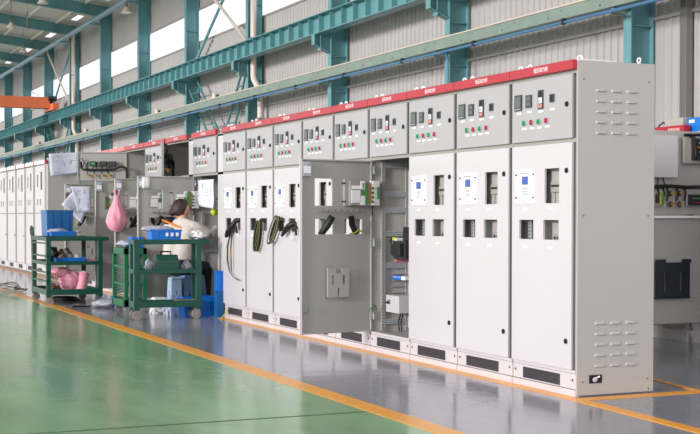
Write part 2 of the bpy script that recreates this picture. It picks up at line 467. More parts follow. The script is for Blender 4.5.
# ============================================================ SWITCHGEAR
DW, DT = .755, .02
LZ0, LZ1, UZ0, UZ1 = .178, 1.685, 1.712, 2.138
LH = [(.425, .605, 1.284, 1.518), (.098, .285, 1.036, 1.169), (.41, .60, 1.036, 1.169)]
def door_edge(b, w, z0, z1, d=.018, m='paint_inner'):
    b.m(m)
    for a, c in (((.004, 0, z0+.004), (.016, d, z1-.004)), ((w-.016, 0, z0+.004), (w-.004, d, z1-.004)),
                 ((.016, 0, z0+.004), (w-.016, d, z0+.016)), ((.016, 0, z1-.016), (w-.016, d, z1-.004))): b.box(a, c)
def lower_door_mb(disp=True, m='paint_door'):
    b = MB(m); holes = list(LH)
    if not disp: holes.append((.075, .30, 1.30, 1.505))
    b.plate(DW, LZ0, LZ1, .02, holes, m, 0.0, 'door_back_shaded'); door_edge(b, DW, LZ0, LZ1)
    return b
def inner_skin(b):  # inner face, left unchanged
    return b
def lock_mb(z):
    b = MB('dark'); b.tube([(DW-.055, -.021, z), (DW-.055, -.028, z)], .018, 14); b.box((DW-.062, -.033, z-.012), (DW-.048, -.027, z+.012), 'black'); return b
def place_tags(d, pts, w=.055, h=.014, y=-.021):
    for x, z in pts: cached(('tag', w), lambda: MB('white_bright').box((-w/2, -.0015, -h/2), (w/2, .0008, h/2)), 'label_tag', d, 0, (x, y, z))
def display_mb():
    b = MB('white_bright'); b.box((.065, -.027, 1.285), (.31, -.0205, 1.52))
    b.box((.148, -.029, 1.415), (.228, -.0265, 1.474), 'gap_grey'); b.box((.153, -.0305, 1.42), (.223, -.0285, 1.469), 'screen_blue')
    b.m('frame_grey')
    for i in range(3):
        for j in range(3): b.box((.165+i*.018, -.0285, 1.345+j*.018), (.177+i*.018, -.0265, 1.356+j*.018))
    b.box((.12, -.028, 1.492), (.25, -.0265, 1.5)); b.box((.15, -.028, 1.305), (.225, -.0265, 1.31)); b.box((.14, -.028, 1.393), (.235, -.0265, 1.397))
    b.m('dark')
    for x in (.075, .30):
        for z in (1.325, 1.485): b.tube([(x, -.026, z), (x, -.034, z)], .007, 10)
    return b
def meter(x, z, w, h, kind):
    b = MB('meter')
    b.box((x-w/2, -.028 if kind else -.026, z-h/2), (x+w/2, -.0205, z+h/2))
    y = -.030
    if kind == 1:
        b.box((x-w*.38, y, z-h*.3), (x+w*.36, -.0275, z+h*.4), 'meter_glass'); b.box((x-w*.38, y, z-h*.44), (x+w*.36, -.0275, z-h*.36), 'frame_grey')
    elif kind == 2:
        b.m('meter_glass')
        for j in range(2): b.box((x-w*.34, y, z-h*.38+j*h*.42), (x+w*.34, -.0275, z-h*.04+j*h*.42))
    elif kind == 3:
        b.box((x-w*.36, y, z+h*.14), (x+w*.3, -.0275, z+h*.42), 'black'); b.box((x-w*.34, y, z-h*.2), (x+w*.34, -.0275, z+h*.1), 'white')
        b.box((x-w*.34, y, z-h*.44), (x+w*.34, -.0275, z-h*.24), 'red_pale'); b.box((x-w*.15, y-.006, z-h*.15), (x+w*.1, y, z+.0), 'pale_blue')
    else:
        b.box((x-w*.34, -.0285, z-h*.34), (x+w*.2, -.0255, z+h*.36), 'black')
    return b
UM = [('panel_meter', .088, 1.992, .098, .112, 1), ('panel_meter', .226, 1.994, .078, .088, 2), ('breaker_switch', .38, 1.995, .064, .13, 3), ('selector_switch', .52, 1.993, .058, .056, 0)]
UL = [(.166, 'green_lamp'), (.264, 'red_lamp'), (.357, 'green_lamp'), (.454, 'red_lamp')]
def upper_door_mb():
    b = MB('upper_door_shaded'); b.plate(DW, UZ0, UZ1, .02, [], 'upper_door_shaded', 0.0, 'door_back_shaded'); door_edge(b, DW, UZ0, UZ1); return b
def lamp_mb(x, c):
    b = MB(c); z = 1.846
    b.tube([(x, -.0205, z), (x, -.027, z)], .024, 16, 'galv'); b.tube([(x, -.027, z), (x, -.034, z), (x, -.038, z)], [.018, .018, .012], 16, c); return b
def place_upper(root, hx, sx, ang=0.0, back=False, red=True):
    d = cached('ud', upper_door_mb, 'upper_door', root, .004, (hx, 0, 0), ang); d.scale.x = sx if abs(ang) < .01 or sx < 1 else .96
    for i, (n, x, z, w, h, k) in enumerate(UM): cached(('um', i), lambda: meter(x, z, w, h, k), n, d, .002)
    for i, (x, c) in enumerate(UL): cached(('ul', i), lambda: lamp_mb(x, c), 'indicator_light', d)
    cached('uk', lambda: lock_mb(1.94), 'door_lock', d)
    place_tags(d, [(.095, 1.917), (.235, 1.919), (.38, 1.914), (.525, 1.918), (.172, 1.807), (.27, 1.806), (.365, 1.805), (.46, 1.807)])
    if back: # wiring on the inner face
        b = MB('black'); b.tube([(.70, .05, 1.99), (.69, .05, 1.9), (.66, .05, 1.875), (.3, .05, 1.875), (.2, .05, 1.88), (.10, .06, 1.92), (.05, .07, 1.92), (.01, .07, 1.9), (.0, .07, 1.72)], .016, 8)
        for x in (.60, .46, .38, .31, .26): b.tube([(x, .05, 1.875), (x+.01, .06, 1.93), (x-.01, .05, 1.99)], .009, 6)
        for x in (.60, .49, .38, .28): b.tube([(x, .05, 1.875), (x, .06, 1.84), (x, .05, 1.80)], .008, 6)
        b.tube([(.7, .05, 1.95), (.72, .05, 2.02), (.68, .05, 2.05), (.65, .05, 1.98), (.68, .05, 1.9)], .007, 6)
        b.obj('wiring_harness', d)
        for x, w in ((.52, .09), (.36, .1), (.22, .11)):
            b = MB('dark'); b.box((x-w/2, .018, 1.93), (x+w/2, .075, 2.0)); b.m('pcb_green' if w < .1 else 'meter')
            b.box((x-w*.4, .076, 1.945), (x+w*.3, .082, 1.985)); b.obj('instrument_back', d)
        for x in (.60, .49, .38, .28):
            MB('brass').tube([(x, .018, 1.80), (x, .05, 1.80)], .018, 12).box((x-.014, .05, 1.76), (x+.014, .058, 1.81), 'brass').obj('lamp_back', d)
    return d
def place_lower(root, hx, sx, ang=0.0, inner=None, disp=True):
    d = cached(('ld', disp), lambda: lower_door_mb(disp), 'lower_door', root, .004, (hx, 0, 0), ang); d.scale.x = sx if abs(ang) < .01 else .96
    if disp: cached('dp', display_mb, 'display_unit', d)
    cached('lk1', lambda: lock_mb(1.50), 'door_lock', d); cached('lk2', lambda: lock_mb(.365), 'door_lock', d)
    place_tags(d, [(.18, 1.246), (.50, 1.246), (.18, .98), (.50, .98)], .06)
    if inner:
        # clear window frame, device back, strip, document pocket, hinges
        b = MB('galv'); z = 1.238
        b.box((.07, .018, z-.006), (.58, .028, z+.006), 'frame_grey'); b.m('gap_grey')
        for i in range(8): b.box((.09+i*.065, .028, z-.012), (.105+i*.065, .036, z+.012))
        b.obj('cable_strip', d)
        b = MB('white'); b.box((.03, .0, 1.285), (.31, .035, 1.515), 'frame_grey'); b.box((.07, .035, 1.29), (.27, .06, 1.5), 'frame_grey')
        b.box((.165, .06, 1.31), (.26, .066, 1.42), 'white'); b.box((.16, .06, 1.43), (.255, .064, 1.46), 'white_bright')
        b.box((-.04, .035, 1.29), (.03, .07, 1.505), 'white')
        b.m('pcb_green'); b.box((-.03, .07, 1.345), (-.01, .08, 1.45)); b.box((.085, .06, 1.30), (.112, .07, 1.49)); b.box((.125, .06, 1.38), (.155, .072, 1.42))
        b.m('brass'); b.box((.05, .06, 1.31), (.07, .07, 1.48)); b.m('white'); b.box((.115, .06, 1.43), (.16, .066, 1.50)); b.box((.115, .06, 1.29), (.16, .066, 1.37)); b.box((.03, .035, 1.29), (.05, .065, 1.505))
        b.m('dark')
        for i in range(5): b.box((.125, .061, 1.44+i*.009), (.14, .07, 1.445+i*.009))
        for zz in (1.315, 1.475): b.box((.31, .0, zz), (.325, .05, zz+.012))
        for i in range(4): b.box((.032, .07, 1.31+i*.04), (.045, .082, 1.33+i*.04))
        b.obj('controller_back', d)
        b = MB('black'); b.tube([(.44, .03, 1.19), (.48, .015, 1.12), (.52, -.03, 1.04), (.51, -.05, .98)], [.03, .034, .03, .02], 8); b.obj('cable_end', d)
        b = MB('black'); b.tube([(.24, .03, 1.19), (.22, .015, 1.12), (.16, -.02, 1.05), (.16, -.04, 1.0)], [.026, .03, .028, .018], 8); b.obj('cable_end', d)
        b = MB('wire_yellow'); b.tube([(.11, .01, 1.05), (.15, .02, 1.08), (.2, .04, 1.05), (.26, .03, 1.04)], .006, 6); b.obj('earth_lead', d)
        b = MB('dark'); b.tube([(.02, .04, 1.285), (.02, .04, 1.2)], .006, 6); b.obj('sensor_lead', d)
        b = MB('paint_inner'); # pocket plate with slots
        px0, px1, pz0, pz1 = .265, .49, .49, .745
        b.plate(px1-px0, pz0, pz1, .006, [(.045, .065, .60, .68), (.16, .18, .60, .68), (.105, .12, .49, .57), (.085, .14, .70, .745)], 'paint_inner', .036)
        for i, v in enumerate(b.v): b.v[i] = (v[0]+px0, v[1], v[2])
        b.box((px0, .018, pz0), (px0+.01, .03, pz1)); b.box((px1-.01, .018, pz0), (px1, .03, pz1)); b.box((px0, .018, pz0), (px1, .03, pz0+.01))
        b.obj('document_pocket', d)
        for zz in (1.60, .965, .32):
            b = MB('galv'); b.box((-.012, .018, zz-.035), (.03, .026, zz+.035)); b.tube([(-.012, .024, zz-.04), (-.012, .024, zz+.04)], .006, 8); b.obj('hinge', d)
        b = MB('bag_clear'); b.box((.66, .019, 1.535), (.742, .03, 1.66)); b.box((.668, .03, 1.56), (.735, .033, 1.62), 'white'); b.obj('instruction_sleeve', d)
        b = MB('pcb_green'); b.tube([(.05, .03, .36), (.03, .06, .40), (-.0, .06, .41), (-.04, .03, .37)], .006, 6); b.tube([(.73, .03, .37), (.70, .04, .36), (.69, .03, .42)], .005, 6); b.obj('earth_wire', d)
    return d
def rail_y(b, x, z, y0, y1, h=.045):   # perforated galvanised rail running front to back
    b.box((x, y0, z-h/2), (x+.02, y1, z+h/2), 'galv'); y = y0+.012
    b.m('galv_hole')
    while y < y1-.01:
        b.box((x+.0195, y, z-.014), (x+.0215, y+.009, z-.004)); b.box((x+.0195, y, z+.005), (x+.0215, y+.009, z+.015)); y += .022
def post_z(b, x, y, z0=.18, z1=1.69):
    b.box((x, y, z0), (x+.025, y+.035, z1), 'frame_grey'); b.m('galv_hole'); z = z0+.02
    while z < z1: b.box((x+.0245, y+.01, z), (x+.027, y+.02, z+.009)); z += .028
def text_on(strip, w):
    o = link(TEXT, 'lettering', strip); o.location = (w*.515, -.0375, 2.192); return o
def eye_mb():
    b = MB('white_bright'); b.tube([(0, 0, 0), (0, 0, .014)], .018, 12)
    b.tube([(.022*math.sin(a), 0, .036+.022*math.cos(a)) for a in [PI+2*PI*i/14 for i in range(15)]], .0065, 8); return b
GR = 'switchgear cabinets in the long row'
def cabinet(label, x0, x1, upper='closed', lower='closed', gap_r=0.0, upang=0, loang=0, strip='red', detail=True, bare=False, side=False, inner=True):
    W = x1-x0; t = thing('switchgear_cabinet', label, 'electrical cabinet', (x0, 0, 0), 0, GR)
    WD = W-gap_r; sx = (WD-.03)/.77; hx = .012
    D = .60
    # carcass
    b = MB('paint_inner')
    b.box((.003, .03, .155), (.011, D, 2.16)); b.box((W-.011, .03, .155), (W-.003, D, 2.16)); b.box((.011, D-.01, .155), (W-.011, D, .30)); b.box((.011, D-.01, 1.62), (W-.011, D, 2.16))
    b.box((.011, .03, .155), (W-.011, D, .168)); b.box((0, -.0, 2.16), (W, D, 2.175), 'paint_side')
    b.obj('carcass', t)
    b = MB('frame_grey')
    b.box((0, .0, .155), (.012, .03, 2.16)); b.box((W-.012-gap_r, .0, .155), (W, .03, 2.16), 'paint_light' if gap_r else 'frame_grey')
    b.m('frame_grey'); b.box((.012, .0, 1.684), (W-.012, .03, 1.713)); b.box((.012, 0, 2.139), (W-.012, .03, 2.16)); b.box((.012, 0, .155), (W-.012, .03, .176), 'paint_light')
    b.obj('front_frame', t)
    # plinth
    b = MB('paint_light'); b.box((.004, .002, .05), (W-.004, .03, .152)); b.box((.0, .035, 0), (W, D, .05), 'gap_grey'); b.box((.002, -.004, .002), (W-.002, .034, .046), 'paint_light')
    b.m('dark')
    for x in (.04, W-.04): b.tube([(x, .003, .11), (x, -.002, .11)], .006, 8)
    p = b.obj('plinth', t, .003)
    b = MB('grille'); g0, g1 = W*.18, W*.76; b.box((g0, -.004, .06), (g1, .001, .136))
    b.m('black'); z = .066
    while z < .13: b.box((g0+.01, -.0055, z), (g1-.01, -.0035, z+.004)); z += .009
    b.obj('vent_grille', p)
    # header
    if strip:
        s = MB(strip).box((0.0, -.037, 2.162), (WD, .0, 2.226)).obj('header_strip', t, .003)
        if strip == 'red': text_on(s, WD)
    for x in ((.03, .15, WD-.03) if side else (.03, .15)):
        e = cached('eye', eye_mb, 'lifting_eye', t, 0, (x, .04, 2.198)); e.scale = (1.15, 1.15, 1.0)
    if side: e = cached('eye', eye_mb, 'lifting_eye', t, 0, (W-.05, .53, 2.224)); e.scale = (.8, .8, .75)
    # interior fittings
    if not bare:
        b = MB('galv'); post_z(b, .012, .09, .18, 1.69); post_z(b, .012, .33, .18, 1.69)
        for z in (1.648, 1.391, 1.249, 1.04, .76, .26): rail_y(b, .014, z, .125, .56)
        b.obj('side_rails', t)
        b = MB('galv'); 
        for z in (1.62, 1.08, .6): b.box((.03, .5, z-.02), (W-.03, .52, z+.02))
        b.obj('cross_rail', t)
    if lower == 'equipped':
        b = MB('meter'); b.box((.16, .14, .82), (.40, .34, .98)); b.box((.19, .10, .85), (.37, .14, .955), 'dark'); b.box((.19, .22, .98), (.34, .36, 1.10), 'dark')
        b.box((.13, .16, .93), (.18, .30, 1.0), 'white'); b.box((.12, .15, .98), (.15, .2, 1.01), 'wire_yellow'); b.box((.15, .16, .79), (.17, .3, .86), 'red_pale')
        b.obj('main_breaker', t, .006)
        b = MB('meter'); b.tube([(.10, .2, .90), (.06, .18, .93), (.05, .17, .98), (.09, .17, 1.01), (.13, .2, 1.0)], .008, 8); b.obj('cable_loop', t)
        b = MB('crate_blue'); b.box((.03, .2, .635), (.2, .3, .668), 'crate_blue'); b.box((.2, .2, .635), (.28, .3, .668), 'white'); b.m('white')
        for i in range(4): b.box((.05+i*.04, .197, .652), (.06+i*.04, .2, .664))
        b.obj('terminal_block', t)
        b = MB('paint_light'); b.box((.06, .12, .35), (.32, .28, .50)); b.box((.02, .15, .40), (.06, .26, .5), 'frame_grey'); b.box((.1, .115, .42), (.15, .12, .46), 'gap_grey'); b.box((.09, .1, .425), (.14, .115, .445), 'dark')
        b.obj('contactor', t, .006)
        b = MB('galv')
        for i in range(9): b.box((.013, .20, .55-.04+.055*i), (.03, .34, .557-.04+.055*i), 'frame_grey')
        b.box((.05, .34, .2), (.075, .36, 1.6), 'galv'); b.obj('slotted_panel', t)
        b = MB('dark'); b.tube([(.2, .2, .35), (.15, .2, .26), (.17, .2, .18)], .007, 6); b.tube([(.24, .2, .35), (.2, .2, .26), (.22, .2, .18)], .007, 6); b.obj('cables', t)
    elif not bare:
        if lower == 'closed':
            b = MB('frame_grey'); b.box((.26*sx, .05, 1.24), (.66*sx, .055, 1.56), 'paint_side'); b.box((.44*sx, .03, 1.36), (.58*sx, .055, 1.43), 'frame_grey'); b.box((.45*sx, .026, 1.395), (.55*sx, .03, 1.41), 'dark')  # pale plate added behind the tall window to lighten the dark interior
            b.box((.47*sx, .045, 1.25), (.475*sx, .055, 1.36), 'gap_grey'); b.box((.52*sx, .045, 1.25), (.525*sx, .055, 1.36), 'gap_grey'); b.obj('brightening_plate', t)
            b = MB('galv')
            for x in (.125, .19): b.box((x*sx, .05, .95), ((x+.03)*sx, .06, 1.25), 'galv')
            b.m('dark'); z = .96
            while z < 1.24:
                for x in (.133, .198): b.box((x*sx, .048, z), ((x+.013)*sx, .0505, z+.012))
                z += .025
            b.box((.03*sx, .07, .99), (.66*sx, .075, 1.22), 'paint_side'); b.box((.43*sx, .06, 1.0), (.52*sx, .09, 1.075), 'frame_grey'); b.box((.54*sx, .06, 1.0), (.62*sx, .09, 1.065), 'dark')  # wide backing plate added to lighten what shows through the lower windows
            b.m('dark'); b.box((.44*sx, .055, 1.04), (.46*sx, .06, 1.055)); b.box((.48*sx, .055, 1.04), (.50*sx, .06, 1.055)); b.obj('terminal_rack', t)
        b = MB('meter'); b.box((.34, .2, 1.36), (.50, .34, 1.44), 'frame_grey'); b.box((.36, .17, 1.395), (.48, .2, 1.412), 'dark'); b.box((.3, .3, 1.30), (.62, .31, 1.34), 'gap_grey')
        b.box((.40, .2, .95), (.58, .34, 1.06), 'frame_grey'); b.box((.5, .17, 1.03), (.58, .2, 1.07), 'dark'); b.m('dark')
        for i in range(3): b.tube([(.42+i*.04, .199, 1.03), (.42+i*.04, .19, 1.03)], .012, 10)
        b.obj('breaker_unit', t)
    # doors
    if upper == 'closed': place_upper(t, hx, sx)
    elif upper == 'open': place_upper(t, hx, sx, upang, True)
    else: pass
    if upper != 'closed':
        b = MB('frame_grey'); b.box((W*.6, .28, 1.72), (W*.6+.02, .3, 2.15)); b.box((.1, .3, 1.93), (W-.1, .31, 1.95)); b.tube([(W*.35, .2, 1.76), (W*.5, .22, 1.82), (W*.75, .2, 1.83), (W*.9, .2, 1.80)], .014, 8, 'black')
        b.obj('upper_bus', t)
    if lower in ('closed',): place_lower(t, hx, sx)
    elif lower in ('open', 'equipped'): place_lower(t, hx, sx, loang, True, disp=True)
    if side:
        b = MB('paint_side'); b.box((W, 0, .012), (W+.012, .614, 2.222)); b.box((W-.02, -.0, 2.2225), (W+.012, .30, 2.229), 'white'); b.m('paint_side')
        for yy in (.139, .262, .385):
            for z in [2.04-.070*i for i in range(5)]+[.497-.0705*i for i in range(5)]:
                n = len(b.v); a = W+.012; h = .02; e = .012; L = .078
                b.v += [(a, yy, z), (a, yy+L, z), (a+e, yy+L-.008, z-h*.85), (a+e, yy+.008, z-h*.85), (a, yy, z-h), (a, yy+L, z-h)]
                b.face((n, n+1, n+2, n+3)); b.face((n, n+3, n+4)); b.face((n+1, n+5, n+2)); b.face((n+3, n+2, n+5, n+4))
        b.m('gap_grey')
        for yy, z in ((.045, 2.1), (.565, 2.1), (.045, 1.2), (.565, 1.2), (.045, .1), (.565, .1), (.575, .03)): b.tube([(W+.011, yy, z), (W+.015, yy, z)], .007, 8)
        sp = b.obj('side_panel', t)
        b = MB('black'); b.box((W+.0125, .095, .089), (W+.016, .195, .144)); b.ball((W+.017, .14, .112), (.004, .02, .018), 'galv', 10, 6); b.tube([(W+.017, .14, .12), (W+.017, .175, .133)], .006, 6, 'white'); b.obj('grounding_window', t)
    return t
cabs = [(0, -.795), (-.80, -1.612), (-1.617, -2.425), (-2.43, -3.197), (-3.202, -3.975), (-3.98, -4.76), (-4.765, -5.57), (-5.575, -6.425), (-6.43, -7.25)]
CL = ['grey switchgear cabinet at the near right end of the row, showing its louvred side panel',
      'closed switchgear cabinet standing directly left of the one with the louvred side',
      'closed switchgear cabinet immediately right of the opening with bare rails and breaker',
      'open switchgear cabinet with its lower door swung out, rails and a dark breaker inside',
      'switchgear cabinet just left of the open one, behind the swung out door',
      'switchgear cabinet second left of the open one, behind the swung out door',
      'closed cabinet beside the swung out door, black sleeve drooping from its window',
      'closed cabinet with a thick green and yellow wire coil at its lower window',
      'closed cabinet beside the blue bins, one long thin cable dangling down its door']
for i, (a, c) in enumerate(cabs):
    if i == 3: cabinet(CL[i], c, a, lower='equipped', loang=math.radians(-82))
    else: cabinet(CL[i], c, a, side=(i == 0))
R90 = -PI/2
cabinet('cabinet the worker reaches into, drawing taped over its lower opening', -8.43, -7.27, lower='open', loang=R90-.02, gap_r=.2, strip='red')
cabinet('cabinet left of the worker with an empty open upper compartment', -9.60, -8.46, upper='open', upang=-math.radians(22), lower='open', loang=R90, gap_r=.18)
cabinet('cabinet with closed meter door above and a swung out door carrying the pink bag below', -10.70, -9.63, lower='open', loang=R90-.03, gap_r=.03)
cabinet('cabinet whose wide upper door stands open showing a black wiring harness', -11.78, -10.72, upper='open', upang=R90-.3, lower='none')
cabinet('half hidden cabinet behind the wiring door, its swung out door carrying drawings', -12.76, -11.8, upper='none', lower='open', loang=R90, strip='red_pale')
cabinet('doorless cabinet hidden behind the hanging drawings', -13.8, -12.8, upper='none', lower='none', strip='red_pale')
cabinet('last doorless cabinet before the gap to the distant white row', -14.9, -13.85, upper='none', lower='none', strip=None)

# distant finished row of another type
def far_cabinet(x0, x1, label, side):
    W = x1-x0; t = thing('distribution_cabinet', label, 'electrical cabinet', (x0, 0, 0), 0, 'distant white cabinets')
    b = MB('paint_light'); b.box((0, .02, .05), (W, .62, 2.2), 'paint_side' if side else 'frame_grey'); b.box((0, .03, 0), (W, .6, .05), 'gap_grey'); b.obj('carcass', t)
    dw = W-.2
    b = MB('paint_light'); b.plate(dw, 1.25, 2.17, .03, [(dw*.2, dw*.33, 1.76, 2.0), (dw*.57, dw*.76, 1.70, 2.05), (dw*.2, dw*.34, 1.40, 1.52), (dw*.5, dw*.64, 1.40, 1.52)], 'paint_light', .02)
    u = b.obj('upper_door', t, 0, (.02, 0, 0))
    for q, mm in ((((dw*.2, .012, 1.76), (dw*.33, .018, 2.0)), 'meter'), (((dw*.57, .012, 1.70), (dw*.76, .018, 2.05)), 'meter'), (((dw*.2, .012, 1.40), (dw*.34, .018, 1.52)), 'frame_grey'), (((dw*.5, .012, 1.40), (dw*.64, .018, 1.52)), 'frame_grey')): MB(mm).box(*q).obj('window_pane', u)
    b = MB('paint_light'); b.box((0, -.01, .2), (dw, .02, 1.23)); l = b.obj('lower_door', t, .003, (.02, 0, 0))
    MB('dark').box((dw-.06, -.02, .75), (dw-.03, -.011, .79)).obj('door_lock', l)
    p = MB('paint_light').box((.02, -.005, .055), (W-.02, .02, .19)).obj('plinth', t)
    MB('grille').box((W*.22, -.012, .08), (W*.6, -.0055, .16)).obj('vent_grille', p)
    s = MB('white').box((0, -.03, 2.2), (W-.1, .02, 2.27)).obj('header_strip', t); MB('red').box((W-.1, -.031, 2.195), (W, .02, 2.275)).obj('strip_end', s)
    for x in (.1, W-.2): e = cached('eye', eye_mb, 'lifting_eye', t, 0, (x, .06, 2.2)); e.scale = (1.4, 1.4, 1.8)
FB = [-17.9, -19.1, -20.1, -21.2, -22.35, -23.5, -24.7]
FL = ['distant white cabinet nearest the work area, its grey side showing under a draped drawing', 'distant white cabinet, second from the draped drawing', 'distant white cabinet in the middle of the far group', 'distant white cabinet, second from the left edge of the view', 'distant white cabinet at the left edge of the view', 'distant white cabinet cut off beyond the left edge']
for i in range(5): far_cabinet(FB[i+1]+.02, FB[i], FL[i], i == 0)

# second row behind, at the right edge
def back_cab(x0, x1, label, strip):
    W = x1-x0; t = thing('switchgear_cabinet', label, 'electrical cabinet', (x0, 3.15, 0), 0, 'cabinets of the rear row')
    b = MB('paint_light'); b.box((0, .02, .1), (W, .6, 2.0)); b.obj('carcass', t)
    b = MB('paint_light'); b.box((0, 0, .0), (W, .02, .1)); b.box((.03, -.008, .12), (W-.05, .02, .3), 'frame_grey'); b.m('dark'); b.tube([(.05, -.001, .05), (.05, -.006, .05)], .012, 8); b.obj('plinth', t)
    if strip: 
        s = MB('red').box((0, -.05, 1.99), (W, .02, 2.07)).obj('header_strip', t); o = link(TEXT, 'lettering', s); o.location = (W*.84, -.0515, 2.028)
    b = MB('paint_light'); b.box((.02, 0, .32), (W-.02, .019, 1.98)); b.obj('front_door', t)
back_cab(-3.75, -2.79, 'rear cabinet behind the near one, red strip along its top', True)
back_cab(-4.75, -3.78, 'rear cabinet mostly hidden behind the louvred cabinet', True)
t = thing('switchgear_cabinet', 'rear cabinet at the right edge with both wired doors swung toward the aisle', 'electrical cabinet', (-2.62, 3.15, 0), 0, 'cabinets of the rear row')
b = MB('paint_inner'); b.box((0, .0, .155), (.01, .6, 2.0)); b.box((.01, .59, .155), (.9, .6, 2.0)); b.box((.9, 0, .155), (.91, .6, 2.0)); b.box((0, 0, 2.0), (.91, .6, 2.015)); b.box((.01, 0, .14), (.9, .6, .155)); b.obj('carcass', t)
b = MB('paint_light'); b.box((-.08, .0, .0), (.91, .03, .14)); b.box((-.1, .0, .14), (0, .03, 2.0)); b.obj('front_frame', t)
# local door coords: x away from hinge; rotated so the inner face looks to +X
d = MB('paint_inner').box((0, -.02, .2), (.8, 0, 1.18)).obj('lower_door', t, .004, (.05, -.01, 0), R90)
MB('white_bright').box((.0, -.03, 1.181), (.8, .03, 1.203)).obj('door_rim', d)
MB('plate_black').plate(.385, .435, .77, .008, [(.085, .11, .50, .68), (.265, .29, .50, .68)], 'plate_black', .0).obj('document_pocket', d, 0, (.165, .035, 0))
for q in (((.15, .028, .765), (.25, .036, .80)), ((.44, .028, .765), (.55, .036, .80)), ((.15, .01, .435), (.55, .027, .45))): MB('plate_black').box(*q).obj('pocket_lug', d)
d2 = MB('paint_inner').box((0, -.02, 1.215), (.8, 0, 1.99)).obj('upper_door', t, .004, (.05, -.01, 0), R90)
MB('paint_light').box((.32, .0, 1.555), (.62, .05, 1.942)).obj('cover_box', d2, .004)
b = MB('gap_grey'); b.box((.02, .0, 1.69), (.25, .05, 1.93), 'frame_grey'); b.box((.03, .05, 1.72), (.17, .08, 1.92), 'dark'); b.m('white')
for i in range(4): b.box((.05, .08, 1.75+i*.04), (.08+.02*(i % 2), .088, 1.765+i*.04))
b.box((.05, .08, 1.83), (.16, .09, 1.845), 'brass'); b.tube([(.2, .06, 1.94), (.17, .09, 1.93), (.15, .09, 1.8), (.16, .09, 1.72)], .014, 8, 'black'); b.tube([(.25, .05, 1.95), (.0, .05, 1.96)], .014, 8, 'black')
b.obj('control_module', d2)
b = MB('black'); b.tube([(.78, .03, 1.465), (.6, .035, 1.47), (.4, .03, 1.478), (.2, .035, 1.468), (0, .03, 1.475)], .016, 8)
b.tube([(.44, .03, 1.47), (.465, .03, 1.51), (.47, .02, 1.555)], .006, 6); b.tube([(.53, .03, 1.47), (.53, .02, 1.555)], .005, 6)
for x in (.235, .32, .43, .48, .54): b.tube([(x, .03, 1.465), (x-.01, .045, 1.41), (x, .03, 1.34)], .008, 6)
b.obj('wiring_harness', d2)
for x in (.285, .385):
    b = MB('frame_grey'); b.box((x-.03, .0, 1.28), (x+.03, .02, 1.45))
    for z in (1.31, 1.41): b.tube([(x, .02, z), (x, .035, z)], .026, 12, 'dark'); b.tube([(x, .035, z), (x, .055, z)], .017, 12, 'brass')
    b.obj('lamp_back', d2)
MB('frame_grey').box((.46, .0, 1.29), (.57, .03, 1.44)).box((.475, .03, 1.30), (.50, .045, 1.42), 'pcb_green').box((.505, .03, 1.30), (.52, .045, 1.42), 'wire_yellow').box((.53, .03, 1.32), (.56, .045, 1.4), 'dark').obj('terminal_block', d2)
MB('frame_grey').box((.02, .0, 1.29), (.21, .03, 1.45)).box((.03, .03, 1.30), (.19, .045, 1.40), 'dark').box((.06, .045, 1.36), (.15, .05, 1.37), 'pcb_green').box((.05, .045, 1.32), (.12, .05, 1.33), 'red_lamp').obj('relay_module', d2)
# things on top of the rear row
t = thing('grey_case', 'light grey equipment case lying on the rear cabinet with a red strip', 'equipment', (-3.36, 3.3, 2.001))
MB('frame_grey').box((.12, -.08, 0), (.40, .1, .155), 'paint_side').obj('body', t, .006)
MB('black').tube([(.12, -.02, .05), (.05, -.04, .13), (-.03, -.03, .10), (-.08, -.03, .0)], .008, 8).obj('lead', t)
t = thing('blue_box', 'blue and white carton on the rear cabinet at the right edge', 'box', (-2.87, 3.3, 2.001))
MB('crate_blue').box((-.01, -.1, 0), (.24, .12, .14)).obj('carton', t, .003); MB('white').box((.03, -.102, .09), (.11, -.1005, .12)).obj('print', t)

# ============================================================ CARTS
def caster(t, x, y, r=.055, z=.0):
    b = MB('wheel'); b.tube([(x-.016, y, z+r), (x+.016, y, z+r)], r, 18); b.tube([(x-.02, y, z+r), (x+.02, y, z+r)], r*.45, 12, 'steel'); w = b.obj('caster', t)
    b = MB('steel'); b.box((x-.026, y-.03, z+r), (x-.02, y+.03, z+r*2+.01)); b.box((x+.02, y-.03, z+r), (x+.026, y+.03, z+r*2+.01)); b.box((x-.035, y-.035, z+r*2+.005), (x+.035, y+.035, z+r*2+.015)); b.obj('caster_fork', w)
def cart(label, x1, y0, y1, L, zb, zm, zt, m, overhang=0.0, olive=False):
    t = thing('tool_cart', label, 'cart', (x1, y0, 0), 0); w = y1-y0; p = .06; mo = 'cart_olive' if olive else m
    for (a, c, mm) in ((0, 0, m), (0, w, m), (-L, 0, mo), (-L, w, mo)):
        xa = a-p if a == 0 else a; ya = c if c == 0 else c-p
        MB(mm).box((xa, ya, zb-.03), (xa+p, ya+p, zt)).obj('post', t, .004)
    for n, z, th in (('bottom_shelf', zb, .075), ('middle_shelf', zm, .05), ('top_shelf', zt-.05, .055)):
        b = MB(m); oh = overhang if n == 'top_shelf' else 0
        b.box((-L+.005, .005, z), (-.005, w-.005+oh, z+.012)); b.box((-.02, -.002, z), (.002, w+.002+oh, z+th)); b.box((-L-.002, -.002, z), (-L+.02, w+.002, z+th), mo)
        b.box((-L, -.002, z), (0, .018, z+th), mo); b.box((-L, w-.018, z), (0, w+.002, z+th), m); b.obj(n, t, .003)
    for x in (-.05, -L+.05):
        for y in (.05, w-.05): caster(t, x, y)
    return t
CB = cart('dark green tool cart in front of the seated worker, holding a blue crate on top', -7.28, -1.065, -.265, .24, .14, .53, .915, 'cart_green', .09)
CA = cart('dark green tool cart carrying a tall blue bin on top and a pink bag below', -10.22, -1.49, -.735, 1.08, .13, .53, .905, 'cart_green', 0, True)
